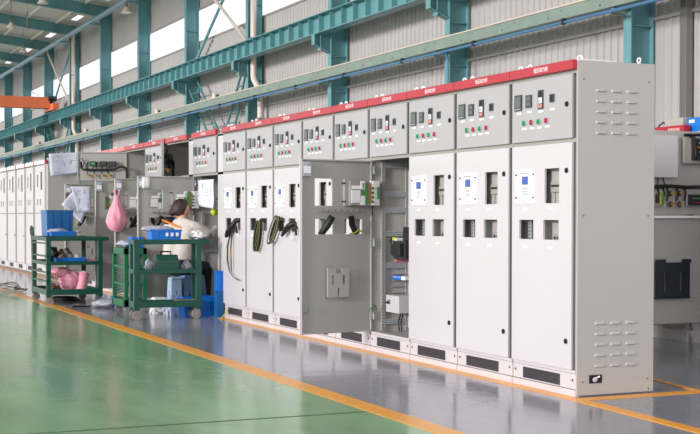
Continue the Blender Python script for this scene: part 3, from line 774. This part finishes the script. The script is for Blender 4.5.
# side rungs + push handle of cart A
MB('cart_green').box((-.14, .76, .855), (.0, .84, .905)).obj('side_lip', CA)
for z in (.30, .42, .64, .81): MB('cart_olive').box((-1.08, .005, z), (0, .03, z+.022)).obj('side_rung', CA)

b = MB('cart_olive'); b.tube([(-1.05, .02, .15), (-1.12, .02, .92)], .022, 8)
b.tube([(-1.08, .02, .88), (-1.22, .02, .93), (-1.26, .02, 1.0), (-1.22, .02, 1.04), (-1.12, .02, 1.02), (-1.07, .02, .9)], .016, 8, 'cart_olive'); b.obj('push_handle', CA)
# slatted bright trolley
t = thing('parts_trolley', 'narrow bright green trolley with a louvred side, between the two dark green carts', 'cart', (-8.3, -.92, 0))
b = MB('cart_bright'); w = .28; L = .62
for x, y in ((-.05, 0), (-.05, w-.05), (-L, 0), (-L, w-.05)): b.box((x, y, .08), (x+.05, y+.05, .8))
b.box((-L, 0, .72), (0, w, .8)); b.box((-L, 0, .08), (0, w, .17)); b.obj('frame', t, .004)
b = MB('cart_green'); z = .19
while z < .7: b.box((-L+.05, .012, z), (-.05, .03, z+.012)); z += .03
b.obj('slats', t)
for z in (.34, .55): MB('cart_bright').box((-L+.01, .01, z), (-.005, w-.01, z+.03)).obj('shelf', t)
for x in (-.06, -L+.06):
    for y in (.06, w-.06): caster(t, x, y, .04)

# ============================================================ LOOSE THINGS
def bin_(name, label, cat, loc, sx, sy, sz, m, group=None, wall=.012, rim=True, rz=0):
    t = thing(name, label, cat, loc, rz, group); b = MB(m); k = .94
    def fr(z, f, ins): return [(-sx/2*f+ins, -sy/2*f+ins, z), (sx/2*f-ins, -sy/2*f+ins, z), (sx/2*f-ins, sy/2*f-ins, z), (-sx/2*f+ins, sy/2*f-ins, z)]
    b.v += fr(0, k, 0)+fr(sz, 1, 0)+fr(sz, 1, wall)+fr(wall, k, wall)
    b.face((3, 2, 1, 0)); b.face((12, 13, 14, 15))
    for i in range(4):
        j = (i+1) % 4; b.face((i, j, 4+j, 4+i)); b.face((4+i, 4+j, 8+j, 8+i)); b.face((8+i, 8+j, 12+j, 12+i))
    if rim:
        for z, h in ((sz-.018, .016), (sz*.45, .006)):
            f_ = k+(1-k)*z/sz; e = .006
            b.box((-sx/2*f_-e, -sy/2*f_-e, z), (sx/2*f_+e, -sy/2*f_+.003, z+h)); b.box((sx/2*f_-.003, -sy/2*f_-e, z), (sx/2*f_+e, sy/2*f_+e, z+h))
            b.box((-sx/2*f_-e, -sy/2*f_-e, z), (-sx/2*f_+.003, sy/2*f_+e, z+h)); b.box((-sx/2*f_-e, sy/2*f_-.003, z), (sx/2*f_+e, sy/2*f_+e, z+h))
        for q in (-.3, 0, .3): b.box((sx/2*.96, q*sy-.005, .02), (sx/2+.004, q*sy+.005, sz-.02))
    b.obj('shell', t)
    return t
def crumple(name, label, cat, c, r, m, seed, noise=.35, group=None, fn=None, extra=None):
    b = MB(m); b.ball((0, 0, 0), r, m, 22, 14, noise, fn, seed); o = b.obj(name); o.location = c
    s = o.modifiers.new('s', 'SUBSURF'); s.levels = 1; s.render_levels = 1
    return tag(o, label, cat, group)
# cart B load
zt = .915+.005
t = bin_('plastic_crate', 'bright blue crate on the cart in front of the worker', 'crate', (-7.41, -.68, zt), .22, .36, .115, 'crate_blue')
b = MB('white')
for y in (-.02, .04, .10): b.box((.143, y, .04), (.149, y+.03, .08))
b.obj('card', t)
crumple('plastic_bag', 'clear bag of parts bulging out of the bright blue crate', 'bag', (-7.41, -.76, 1.045), (.11, .20, .036), 'bag_clear', 3)
crumple('paper_wad', 'crumpled white paper at the right end of the cart before the worker', 'paper', (-7.42, -.28, .965), (.1, .09, .055), 'white', 5, .7)
t = thing('tool_case', 'dark green tool case on the middle shelf of the cart before the worker', 'case', (-7.41, -.66, .5435))
b = MB('cart_green'); b.prism([(-.10, 0), (.10, 0), (.10, .12), (.06, .2), (-.06, .2), (-.10, .12)], 'y', -.13, .13); b.obj('body', t, .008)
MB('cart_olive').box((-.107, -.133, .115), (.107, .133, .128)).obj('lid_seam', t); MB('black').tube([(0, -.06, .2), (0, -.06, .235), (0, .06, .235), (0, .06, .2)], .009, 8).obj('handle', t)
crumple('plastic_bag', 'small clear bag leaning left of the green tool case', 'bag', (-7.41, -.86, .62), (.05, .055, .075), 'bag_clear', 7, .7)
crumple('plastic_bag', 'clear plastic bag standing right of the green tool case', 'bag', (-7.41, -.41, .615), (.05, .06, .07), 'bag_clear', 8, .6, fn=lambda x, y, z: (x*(1-.45*z), y*(1-.45*z), z))
t = bin_('parts_tray', 'grey open tray on the bottom shelf of the cart before the worker', 'tray', (-7.41, -.43, .1535), .18, .24, .07, 'gap_grey', rim=False)
# trolley load
crumple('plastic_bag', 'grey bag of parts slumped on top of the bright green trolley', 'bag', (-8.72, -.79, .845), (.15, .12, .045), 'bag_clear', 11)
t = bin_('plastic_crate', 'small blue box lying behind the bag on the bright green trolley', 'crate', (-8.5, -.72, .8025), .16, .16, .13, 'crate_blue', rim=False)
# cart A load
t = bin_('storage_bin', 'tall dark blue bin on top of the left cart', 'bin', (-10.660, -1.262, zt), .42, .36, .35, 'bin_blue')
t = bin_('parts_tray', 'shallow bright blue tray in front of the tall blue bin', 'tray', (-10.380, -1.253, zt), .22, .32, .065, 'crate_blue')
crumple('plastic_bag', 'clear bag lying over the shallow tray on the left cart', 'bag', (-10.380, -1.311, .985), (.09, .14, .035), 'bag_clear', 13)
t = thing('paper_cup', 'small white cup on top of the left cart', 'cup', (-10.390, -1.039, zt)); MB('white').tube([(0, 0, 0), (0, 0, .06)], [.035, .042], 14).obj('body', t); MB('white_bright').tube([(0, 0, .06), (0, 0, .065)], .044, 14).obj('rim', t)
t = thing('hand_drill', 'black power tool lying between the blue tray and the white cup', 'tool', (-10.390, -1.130, zt))
MB('black').box((-.04, -.06, 0), (.04, .03, .045)).obj('body', t, .008); MB('dark').tube([(0, .03, .03), (0, .07, .03)], .012, 10).obj('chuck', t)
zm = .5435
t = bin_('parts_tray', 'blue tray of small parts on the middle shelf of the left cart', 'tray', (-10.390, -1.146, zm), .2, .40, .085, 'crate_blue', rim=True)
for i, (y, c, l) in enumerate([(-1.24, 'brown', 'brown lump of packing sticking out of the middle tray'), (-1.14, 'frame_grey', 'grey bundle of parts in the middle tray'), (-1.05, 'white', 'white packet in the right half of the middle tray')]):
    crumple('parts_packet', l, 'packet', (-10.390, y, zm+.092), (.06, .055, .04), c, 20+i)
crumple('pink_sheet', 'flat pink plastic on the middle shelf, right of the blue tray', 'plastic sheet', (-10.390, -0.865, zm+.032), (.07, .09, .028), 'pink', 31)
t = thing('plastic_bag', 'pink plastic bag draped on the bottom shelf of the left cart', 'bag', (-10.390, -1.163, .1535))
b = MB('pink'); b.ball((0, .02, .15), (.12, .15, .15), 'pink', 22, 14, .35, lambda x, y, z: (x, y*(1.0 if z < 0 else 1+.3*z), z), 33); b.ball((0, -.1, .27), (.1, .13, .075), 'pink', 18, 10, .3, None, 34); o = b.obj('sack', t); s = o.modifiers.new('s', 'SUBSURF'); s.levels = 1; s.render_levels = 1
t = thing('plastic_roll', 'roll of pink wrap standing right of the pink bag on the left cart', 'roll', (-10.340, -0.989, .1535)); MB('pink').tube([(0, -.03, 0), (0, 0, .12), (0, .03, .27)], [.07, .075, .07], 16).obj('wrap', t); MB('white').tube([(0, .03, .27), (0, .033, .285)], .03, 12).obj('core', t)
for i, (y, x, z, r, c, l) in enumerate([(-1.38, -10.42, .23, .065, 'brown', 'brown glove-like lump at the left of the bottom shelf'), (-1.34, -10.67, .21, .055, 'black', 'black tool on the left end of the bottom shelf'), (-.90, -10.72, .2, .04, 'black', 'black piece at the right end of the bottom shelf')]):
    crumple('parts_packet', l, 'packet', (x, y, z), (r, r, r*.8), c, 40+i)
crumple('cable_bundle', 'dark tangled tools on the middle shelf left of the blue tray', 'cable', (-10.560, -1.344, .66), (.1, .09, .1), 'dark', 51, .8)
crumple('cable_bundle', 'grey tangled cable on the middle shelf behind the blue tray', 'cable', (-10.610, -1.163, .65), (.1, .1, .09), 'gap_grey', 52, .8)
# on the floor
crumple('plastic_bag', 'crumpled clear bag on the grey floor left of the bright green trolley', 'bag', (-9.45, -.86, .06), (.2, .19, .055), 'bag_clear', 61)
t = bin_('plastic_crate', 'small blue carton on the floor behind the clear bag', 'crate', (-10.0, -.60, .001), .14, .12, .11, 'crate_blue', rim=False)
t = thing('power_lead', 'short black lead with a plug on the floor left of the clear bag', 'cable', (-9.66, -1.03, .012)); MB('black').tube([(0, 0, 0), (.05, -.07, 0), (.0, -.14, 0), (.03, -.2, 0)], .010, 8).obj('cord', t); MB('black').box((.0, -.24, -.011), (.06, -.19, .015)).obj('plug', t)
b = MB('gap_grey')
for i in range(5):
    rr = .55-.07*i; b.tube([(rr*1.3*math.cos(a)+.1*math.sin(3*a+i), rr*.5*math.sin(a), .012+.02*i+.03*(1+math.sin(2*a+i))) for a in [2*PI*j/28 for j in range(29)]], .009, 6, caps=False)
o = b.obj('wire_coil'); o.location = (-13.3, -1.5, 0); tag(o, 'loose coil of thin wire lying on the yellow line at far left', 'wire')
b = MB('black')
for i in range(3):
    b.tube([((.3-.05*i)*math.cos(a), (.22-.03*i)*math.sin(a), .012+.018*i) for a in [2*PI*j/24 for j in range(25)]], .011, 6, caps=False)
o = b.obj('hose_coil'); o.location = (-11.0, -1.1, 0); tag(o, 'dark hose coil on the floor under the left cart', 'hose')
# blue bins by the worker
t = bin_('storage_bin', 'wide bright blue crate on the floor behind the right wheel of the worker cart', 'bin', (-7.62, -.22, .001), .30, .40, .235, 'crate_blue')
t = bin_('storage_bin', 'narrow blue bin standing on the floor against the dangling cable cabinet', 'bin', (-7.28, -.055, .001), .12, .09, .32, 'bin_blue')
t = bin_('storage_bin', 'bright blue bin stacked on the narrow floor bin by the cabinet', 'bin', (-7.28, -.055, .322), .115, .085, .23, 'crate_blue')

# stools
def stool(label, x, y, s, h, m, rz=0):
    t = thing('plastic_stool', label, 'stool', (x, y, 0), rz, 'plastic stools')
    b = MB(m); b.box((-s/2, -s/2, h-.03), (s/2, s/2, h)); b.obj('seat', t, .01)
    k = 1.25
    for i in range(4):
        sub = MB(m)
        # panel trapezoid with holes, as strips
        def P(u, z): # u -1..1 across
            f = (s/2)*(1+(k-1)*(1-z/h)); return (f*u, -f, z)
        zs = [0, .07, .14, .2, .27, .33, h-.03]; us = [-1, -.72, -.42, -.15, .15, .42, .72, 1]
        zs = [z*h/.5 if z != h-.03 else z for z in zs]
        for a in range(7):
            for c in range(6):
                hole = (a in (1, 5) and c in (1, 3)) or (a in (2, 3, 4) and c == 0) or (a == 3 and c in (2, 4))
                if hole: continue
                n = len(sub.v); q = [P(us[a], zs[c]), P(us[a+1], zs[c]), P(us[a+1], zs[c+1]), P(us[a], zs[c+1])]
                sub.v += q+[(p[0]*.94, p[1]+.012, p[2]) for p in q]
                for ff in ((0, 1, 2, 3), (7, 6, 5, 4), (0, 4, 5, 1), (1, 5, 6, 2), (2, 6, 7, 3), (3, 7, 4, 0)): sub.face([n+j for j in ff])
        o = sub.obj('leg_panel', t); o.rotation_euler.z = i*PI/2
    return t
stool('pale blue plastic stool under the seated worker', -7.98, -.22, .29, .48, 'stool_mid', .3)
stool('whitish blue stool standing just left of the one the worker sits on', -7.80, -.44, .12, .46, 'stool_blue', .1)
stool('small low white plastic stool on the floor left of the tall stools', -8.2, -.52, .15, .2, 'white', 0)

# ============================================================ PAPERS, BAG, CABLES
def sheet(name, label, cat, corners, m, nx=10, ny=10, amp=.015, seed=1, lines=True):
    # wavy thin sheet between four corners (a,b,c,d) counter-clockwise
    A, B, C_, D = [Vector(p) for p in corners]; n = (B-A).cross(D-A).normalized(); rnd = random.Random(seed)
    b = MB(m); ph = rnd.random()*6
    def P(u, v):
        p = A*(1-u)*(1-v)+B*u*(1-v)+C_*u*v+D*(1-u)*v
        return p+n*(amp*(math.sin(u*5+ph)+.6*math.sin(v*7+u*3+ph)))
    for side in (0, 1):
        for j in range(ny+1):
            for i in range(nx+1): b.v.append(tuple(P(i/nx, j/ny)-n*.0015*side))
    N = (nx+1)*(ny+1)
    for j in range(ny):
        for i in range(nx):
            a = j*(nx+1)+i; b.face((a, a+1, a+nx+2, a+nx+1), True); b.face((N+a+nx+1, N+a+nx+2, N+a+1, N+a), True)
    for i in range(nx):
        b.face((i, N+i, N+i+1, i+1)); a = ny*(nx+1)+i; b.face((a, a+1, N+a+1, N+a))
    for j in range(ny):
        a = j*(nx+1); b.face((a, a+nx+1, N+a+nx+1, N+a)); a += nx; b.face((a, N+a, N+a+nx+1, a+nx+1))
    if lines:
        b.m('ink')
        for q in range(9):
            u0 = .1+.75*rnd.random(); v0 = .12+.7*rnd.random(); L = .08+.15*rnd.random()
            horiz = rnd.random() < .5
            pts = [P(min(.95, u0+(L*k/4 if horiz else 0)), min(.95, v0+(0 if horiz else L*k/4)))+n*.003 for k in range(5)]
            b.tube(pts, .0022, 4)
    o = b.obj(name); return tag(o, label, cat)
sheet('drawing_sheet', 'white wiring drawing hung over the opening the worker reaches into', 'paper', [(-8.15, -.045, 1.32), (-7.53, -.05, 1.28), (-7.53, -.045, 1.63), (-8.15, -.045, 1.63)], 'paper', amp=.008, seed=2)
sheet('drawing_sheet', 'large drawing draped over the top corner of the nearest distant cabinet', 'paper', [(-17.84, .06, 1.95), (-17.84, .60, 2.02), (-17.84, .60, 2.42), (-17.84, .02, 2.38)], 'paper', amp=.015, seed=3)
sheet('drawing_sheet', 'tilted drawing hung crosswise on the swung out doors, left leaf', 'paper', [(-12.15, -.60, 1.08), (-12.15, -.46, 1.46), (-12.2, -.66, 1.62), (-12.15, -.90, 1.36)], 'paper', amp=.012, seed=4)
sheet('drawing_sheet', 'drawing hung upright beside the tilted leaf, right leaf', 'paper', [(-12.1, -.66, 1.24), (-12.1, -.47, 1.26), (-12.1, -.47, 1.63), (-12.1, -.77, 1.63)], 'paper', amp=.01, seed=5)
# pink bag hanging from the door
def bagfn(x, y, z):
    q = min(1, max(0, (1-z)/1.45)); k = (.16+.98*q**.9) if z > -.45 else 1.14
    a = math.atan2(y, x); k *= 1+.10*math.sin(9*a)*(.4+.6*max(0, z))+.05*math.sin(4*a+5*z)
    return (x*k/max(.35, math.sqrt(max(.02, 1-z*z)))*.8 if z > .3 else x*k, y*k/max(.35, math.sqrt(max(.02, 1-z*z)))*.8 if z > .3 else y*k, z)
t = thing('plastic_bag', 'pink plastic bag hanging from the swung out door left of the worker', 'bag', (-9.52, -.715, 1.22))
b = MB('pink'); b.ball((0, 0, 0), (.10, .14, .24), 'pink', 36, 22, .06, bagfn, 71); o = b.obj('sack', t); s = o.modifiers.new('s', 'SUBSURF'); s.levels = 1; s.render_levels = 1
MB('pink').tube([(0, .02, .22), (-.03, .05, .30), (-.06, .02, .32), (-.03, -.03, .30), (0, -.01, .22)], .01, 8).obj('handle', t)
# document on doors
for x, y, l in ((-9.60, -.66, 'small paper clipped to the top of the door with the pink bag'), (-10.72, -.62, 'small paper clipped at the top of the door left of the pink bag'), (-8.34, -.64, 'small paper at the top corner of the big door beside the worker')):
    sheet('notice_paper', l, 'paper', [(x, y-.05, 1.53), (x, y+.05, 1.53), (x, y+.05, 1.67), (x, y-.05, 1.67)], 'white', 3, 3, .003, 3, False)
# cable bundles hanging out of the door windows
def bundle(label, paths, group='cables hanging from the door windows'):
    b = MB('black')
    for pts, r, m in paths: b.tube(pts, r, 7, m)
    o = b.obj('cable_bundle'); return tag(o, label, 'cable', group)
def loopy(cx, cz, rx, rz, tilt, n, cols, y0=-.045, seed=0):
    rnd = random.Random(seed); out = []
    for i in range(n):
        k = .78+.3*rnd.random(); oy = y0-.045*rnd.random(); pts = []
        ox = .012*(rnd.random()-.5)
        for j in range(19):
            a = 2*PI*j/18+PI/2; u = rx*k*math.cos(a); v = rz*(k*.5+.5)*math.sin(a)
            pts.append((cx+ox+u*math.cos(tilt)-v*math.sin(tilt), oy, cz+u*math.sin(tilt)+v*math.cos(tilt)))
        out.append((pts, .0055, cols[i % len(cols)]))
    return out
bundle('thick green and yellow wire coil hanging from a lower door window', loopy(-5.93, .98, .06, .175, -.35, 18, ['black', 'wire_yellow', 'black', 'cart_olive', 'dark'], seed=1)+[([(-5.87, .03, 1.13), (-5.87, -.05, 1.15), (-5.9, -.06, 1.1)], .02, 'black')])
bundle('black and white wire coil slanting from a left window, between coil and sleeve', loopy(-5.43, 1.05, .055, .19, -.75, 16, ['dark', 'white', 'black', 'wire_yellow', 'gap_grey'], seed=2)+[([(-5.25, .03, 1.13), (-5.26, -.05, 1.16), (-5.32, -.06, 1.14)], .02, 'black')])
bundle('black cable sleeve drooping from the window nearest the swung out door', [([(-4.93, .03, 1.1), (-4.93, -.05, 1.12), (-5.0, -.07, 1.09), (-5.1, -.07, 1.05), (-5.2, -.07, .99)], [.025, .028, .034, .03, .012], 'black'), ([(-4.9, -.03, 1.09), (-4.86, -.05, 1.06), (-4.85, -.05, 1.0)], .012, 'black'), ([(-4.98, -.05, 1.04), (-4.93, -.06, .95), (-4.88, -.05, .98)], .006, 'white')])
bundle('black sleeve with one long thin cable dangling toward the floor', [([(-6.70, .03, 1.15), (-6.70, -.05, 1.14), (-6.78, -.07, 1.06), (-6.9, -.07, 1.0), (-6.97, -.07, .96)], [.022, .028, .038, .04, .02], 'black'), ([(-6.68, -.05, 1.08), (-6.65, -.06, 1.05), (-6.64, -.05, 1.0)], .012, 'black')]
       + [([(-6.85-.01*i, -.06, .99), (-6.93-.02*i, -.06, .85), (-6.95-.02*i, -.055, .68), (-6.90-.01*i, -.05, .56), (-6.78, -.05, .50), (-6.62+.02*i, -.05, .47)], .004, c) for i, c in enumerate(['black', 'black', 'gap_grey'])]
       + [([(-6.84, -.05, .98), (-6.86, -.06, .8), (-6.85, -.05, .62)], .005, 'brass'), ([(-6.84, -.05, .98), (-6.83, -.06, .8), (-6.84, -.05, .56)], .005, 'black')])
for (x, z, l) in [(-7.45, 0, '')]: pass
b = MB('wire_yellow'); b.tube([(-6.95, -.05, .13), (-7.0, -.06, .09), (-7.06, -.09, .015), (-7.1, -.1, .01)], .006, 6); o = b.obj('earth_wire'); tag(o, 'yellow green earth wire hanging over a vent at the left end of the row', 'wire')
crumple('tape_roll', 'yellow green ball of tape inside the cabinet above the worker hand', 'tape', (-7.93, .10, 1.24), (.045, .045, .045), 'yellow_green', 81, .1)

# ============================================================ WORKER
def worker():
    O = Vector((-7.93, -.35, 0)); F = Vector((-.75, .66, 0)).normalized(); Rt = Vector((F.y, -F.x, 0)); U = Vector((0, 0, 1))
    def P(f, r, z): return O+F*f+Rt*r+U*z
    root = thing('person', 'person in cream jacket with orange stripe, seated on a stool, reaching into a cabinet', 'person', tuple(O))
    def skin(name, chains, m, vox=.013, balls=()):
        b = MB(m)
        for pts, rr in chains: b.tube([Vector(p)-O for p in pts], rr, 14)
        for c, r3 in balls: b.ball(tuple(Vector(c)-O), r3, m, 18, 12)
        me = b.mesh(name); o = bpy.data.objects.new(name, me); COL.objects.link(o)
        r = o.modifiers.new('r', 'REMESH'); r.mode = 'VOXEL'; r.voxel_size = vox; r.use_smooth_shade = True
        sm = o.modifiers.new('s', 'SMOOTH'); sm.iterations = 14; sm.factor = .6
        bpy.context.view_layer.update(); dg = bpy.context.evaluated_depsgraph_get()
        m2 = bpy.data.meshes.new_from_object(o.evaluated_get(dg)); bpy.data.objects.remove(o)
        m2.materials.clear(); m2.materials.append(MATS[m])
        for p in m2.polygons: p.use_smooth = True
        return m2
    # joints
    pel = P(0, 0, .60); wa = P(.04, 0, .76); ch = P(.09, 0, .98); nk = P(.12, -.01, 1.13); hd = P(.14, -.02, 1.20)
    shR = P(.11, .16, 1.08); elR = P(.22, .31, .97); wrR = P(.39, .37, 1.07); shL = P(.11, -.17, 1.07); elL = P(.28, -.22, .90); wrL = P(.46, -.08, .98)
    hiR = P(.02, .10, .57); knR = P(.34, .22, .56); anR = P(.32, .22, .12); hiL = P(.02, -.10, .57); knL = P(.40, -.10, .55); anL = P(.34, -.12, .12)
    body = skin('body', [([pel, wa, ch], [.10, .10, .11]), ([ch, nk, hd, P(.16, -.04, 1.22)], [.11, .06, .05, .05]),
        ([P(.10, -.13, 1.03), ch, P(.10, .13, 1.03)], [.05, .09, .05]), ([P(.11, .15, 1.03), P(.19, .28, .98), elR, wrR], [.04, .04, .038, .028]), ([P(.11, -.15, 1.02), elL, wrL], [.04, .038, .028]),
        ([P(.05, .09, .57), knR], [.075, .05]), ([knR, anR], [.055, .038]), ([P(.05, -.09, .57), knL], [.075, .05]), ([knL, anL], [.055, .038])], 'skin')
    # head, ears, nose, hands joined into the body mesh
    bm = bmesh.new(); bm.from_mesh(body)
    look = (F*.5+Rt*.85-U*.3).normalized(); side = look.cross(U).normalized(); upv = side.cross(look).normalized(); hc = P(.16, -.04, 1.262)
    hb = MB('skin')
    def hfn(x, y, z):
        q = 1-.22*max(0, -z); return (x*q, y*q*(1.0 if x < 0 else .93), z)
    hb.ball((0, 0, 0), (.098, .078, .115), 'skin', 24, 18, 0, hfn)
    hb.ball((.098, 0, -.015), (.02, .012, .02), 'skin', 10, 8); hb.ball((.085, 0, -.058), (.014, .026, .008), 'red_pale', 10, 6)
    for s in (-1, 1):
        hb.ball((.0, s*.078, -.01), (.02, .01, .03), 'skin', 10, 8); hb.ball((.083, s*.032, .012), (.012, .014, .009), 'white', 10, 6); hb.ball((.092, s*.032, .012), (.005, .006, .006), 'black', 8, 6)
        hb.box((.08, s*.018, .03), (.092, s*.046, .036), 'hair')
    # hands
    def hand(w, fw, sgn):
        b = MB('skin'); fw = fw.normalized(); pn = Vector((0, 0, 1)); sd = fw.cross(pn).normalized()*sgn
        b.tube([w-fw*.01, w+fw*.03, w+fw*.08], [.026, .034, .036], 10)
        for i, L in enumerate((.062, .075, .07, .055)):
            st = w+fw*.075+sd*(.027-.018*i); b.tube([st, st+fw*L*.5-pn*.006, st+fw*L*.8-pn*.025, st+fw*L*.9-pn*.042], [.010, .009, .008, .006], 8)
        st = w+fw*.025+sd*.03; b.tube([st, st+fw*.03+sd*.025-pn*.01, st+fw*.055+sd*.03-pn*.025], [.013, .011, .008], 8)
        return b
    tmp = []
    M3 = Matrix((look, side, upv)).transposed().to_4x4(); M3.translation = hc-O
    me = hb.mesh('head'); me.transform(M3); tmp.append((me, hb.ms))
    for w, e, sg in ((wrR, elR, 1), (wrL, elL, -1)):
        h = hand(w-O, (w-e), sg); me = h.mesh('hand'); tmp.append((me, h.ms))
    mats_ = ['skin']
    for me, ms in tmp:
        for x in ms:
            if x not in mats_: mats_.append(x)
        n0 = len(bm.faces); bm.from_mesh(me); bm.faces.ensure_lookup_table()
        for fc in bm.faces[n0:]: fc.material_index = mats_.index(ms[fc.material_index])
    bm.to_mesh(body); bm.free(); body.materials.clear()
    for x in mats_: body.materials.append(MATS[x])
    link(body, 'body', root)
    # jacket
    jc = [([P(-.01, .07, .655), P(.0, .07, .78), P(.06, .08, .96), P(.08, .09, 1.05)], [.135, .125, .13, .10]),
          ([P(-.01, -.07, .655), P(.0, -.07, .78), P(.06, -.08, .98), P(.08, -.10, 1.08)], [.135, .125, .13, .10]),
          ([P(.08, 0, 1.0), P(.10, -.01, 1.10), P(.12, -.02, 1.15)], [.125, .09, .062]), ([P(.09, -.13, 1.075), P(.10, 0, 1.09), P(.10, .13, 1.055)], [.08, .088, .085]),
          ([P(.09, .12, 1.05), P(.13, .19, 1.035), P(.18, .26, 1.0), P(.22, .31, .97)], [.09, .088, .072, .066]),
          ([P(.22, .31, .97), P(.30, .34, 1.01), P(.36, .355, 1.05)], [.068, .058, .045]),
          ([P(.09, -.12, 1.085), P(.15, -.20, 1.02), P(.27, -.23, .89), P(.43, -.10, .965)], [.09, .085, .068, .045])]
    jm = skin('jacket', jc, 'jacket'); j = link(jm, 'jacket', root)
    b = MB('orange_stripe'); pts = [(.03, -.23, 1.145), (-.01, -.18, 1.13), (-.035, -.11, 1.11), (-.05, -.02, 1.075), (-.045, .05, 1.055)]
    b.tube([P(*p)-O for p in pts], [.008, .012, .012, .012, .008], 8); b.obj('shoulder_stripe', j)
    b = MB('black'); b.ball(P(.07, -.15, 1.135)-O, (.08, .09, .05), 'black', 14, 8, .15, None, 5); b.obj('hood', j)
    link(skin('trousers', [([P(.02, -.09, .59), P(.02, .09, .59)], [.135, .135]), ([P(.03, .10, .58), knR], [.10, .078]), ([knR, P(.32, .22, .14)], [.075, .055]),
        ([P(.03, -.10, .58), knL], [.10, .078]), ([knL, P(.34, -.12, .14)], [.075, .055])], 'trousers'), 'trousers', root)
    for a in (anR, anL):
        b = MB('black'); q = a-O; fv = F; b.tube([q-fv*.05+U*(.04-.12), q+fv*.04+U*(.04-.12), q+fv*.16+U*(.03-.12)], [.04, .045, .028], 10); b.obj('shoe', root)
    # hair
    hb = MB('hair')
    def hf(x, y, z):
        return (min(x, .42+.25*max(0, z)), y, max(z, -.75))
    hb.ball((-.012, 0, .012), (.118, .098, .128), 'hair', 24, 16, .10, hf, 9); hb.ball((-.09, .0, -.05), (.045, .06, .05), 'hair', 14, 10, .2, None, 3)
    me = hb.mesh('hair'); me.transform(M3); link(me, 'hair', root)
worker()

# ============================================================ LIGHT + CAMERA
W = bpy.data.worlds.new('sky'); S.world = W; W.use_nodes = True
bg = W.node_tree.nodes['Background']; bg.inputs['Color'].default_value = (1.0, .975, 1.0, 1); bg.inputs['Strength'].default_value = .88
sl = bpy.data.lights.new('sun', 'SUN'); sl.energy = 1.75; sl.angle = math.radians(9); sl.color = (1, .97, .94)
so = bpy.data.objects.new('sun', sl); COL.objects.link(so)
dv = Vector((-.30, 1.0, -.22)).normalized(); so.rotation_euler = dv.to_track_quat('-Z', 'Y').to_euler()

yaw, pitch, roll = .4213, -.0165, .0017
fw = Vector((-math.cos(yaw)*math.cos(pitch), math.sin(yaw)*math.cos(pitch), math.sin(pitch)))
r = fw.cross(Vector((0, 0, 1))).normalized(); u = r.cross(fw)
r, u = r*math.cos(roll)+u*math.sin(roll), u*math.cos(roll)-r*math.sin(roll)
cd = bpy.data.cameras.new('camera'); cam = bpy.data.objects.new('camera', cd); COL.objects.link(cam)
M = Matrix((r, u, -fw)).transposed().to_4x4(); M.translation = (7.1471, -4.8376, 1.1936); cam.matrix_world = M
cd.sensor_width = 36; cd.lens = 1291.27*36/700; cd.shift_y = 20.476/700; cd.clip_end = 500; cd.clip_start = .1
S.camera = cam
S.view_settings.view_transform = 'Standard'; S.view_settings.look = 'None'; S.view_settings.gamma = 1
S.view_settings.exposure = 0.62; S.view_settings.use_curve_mapping = False
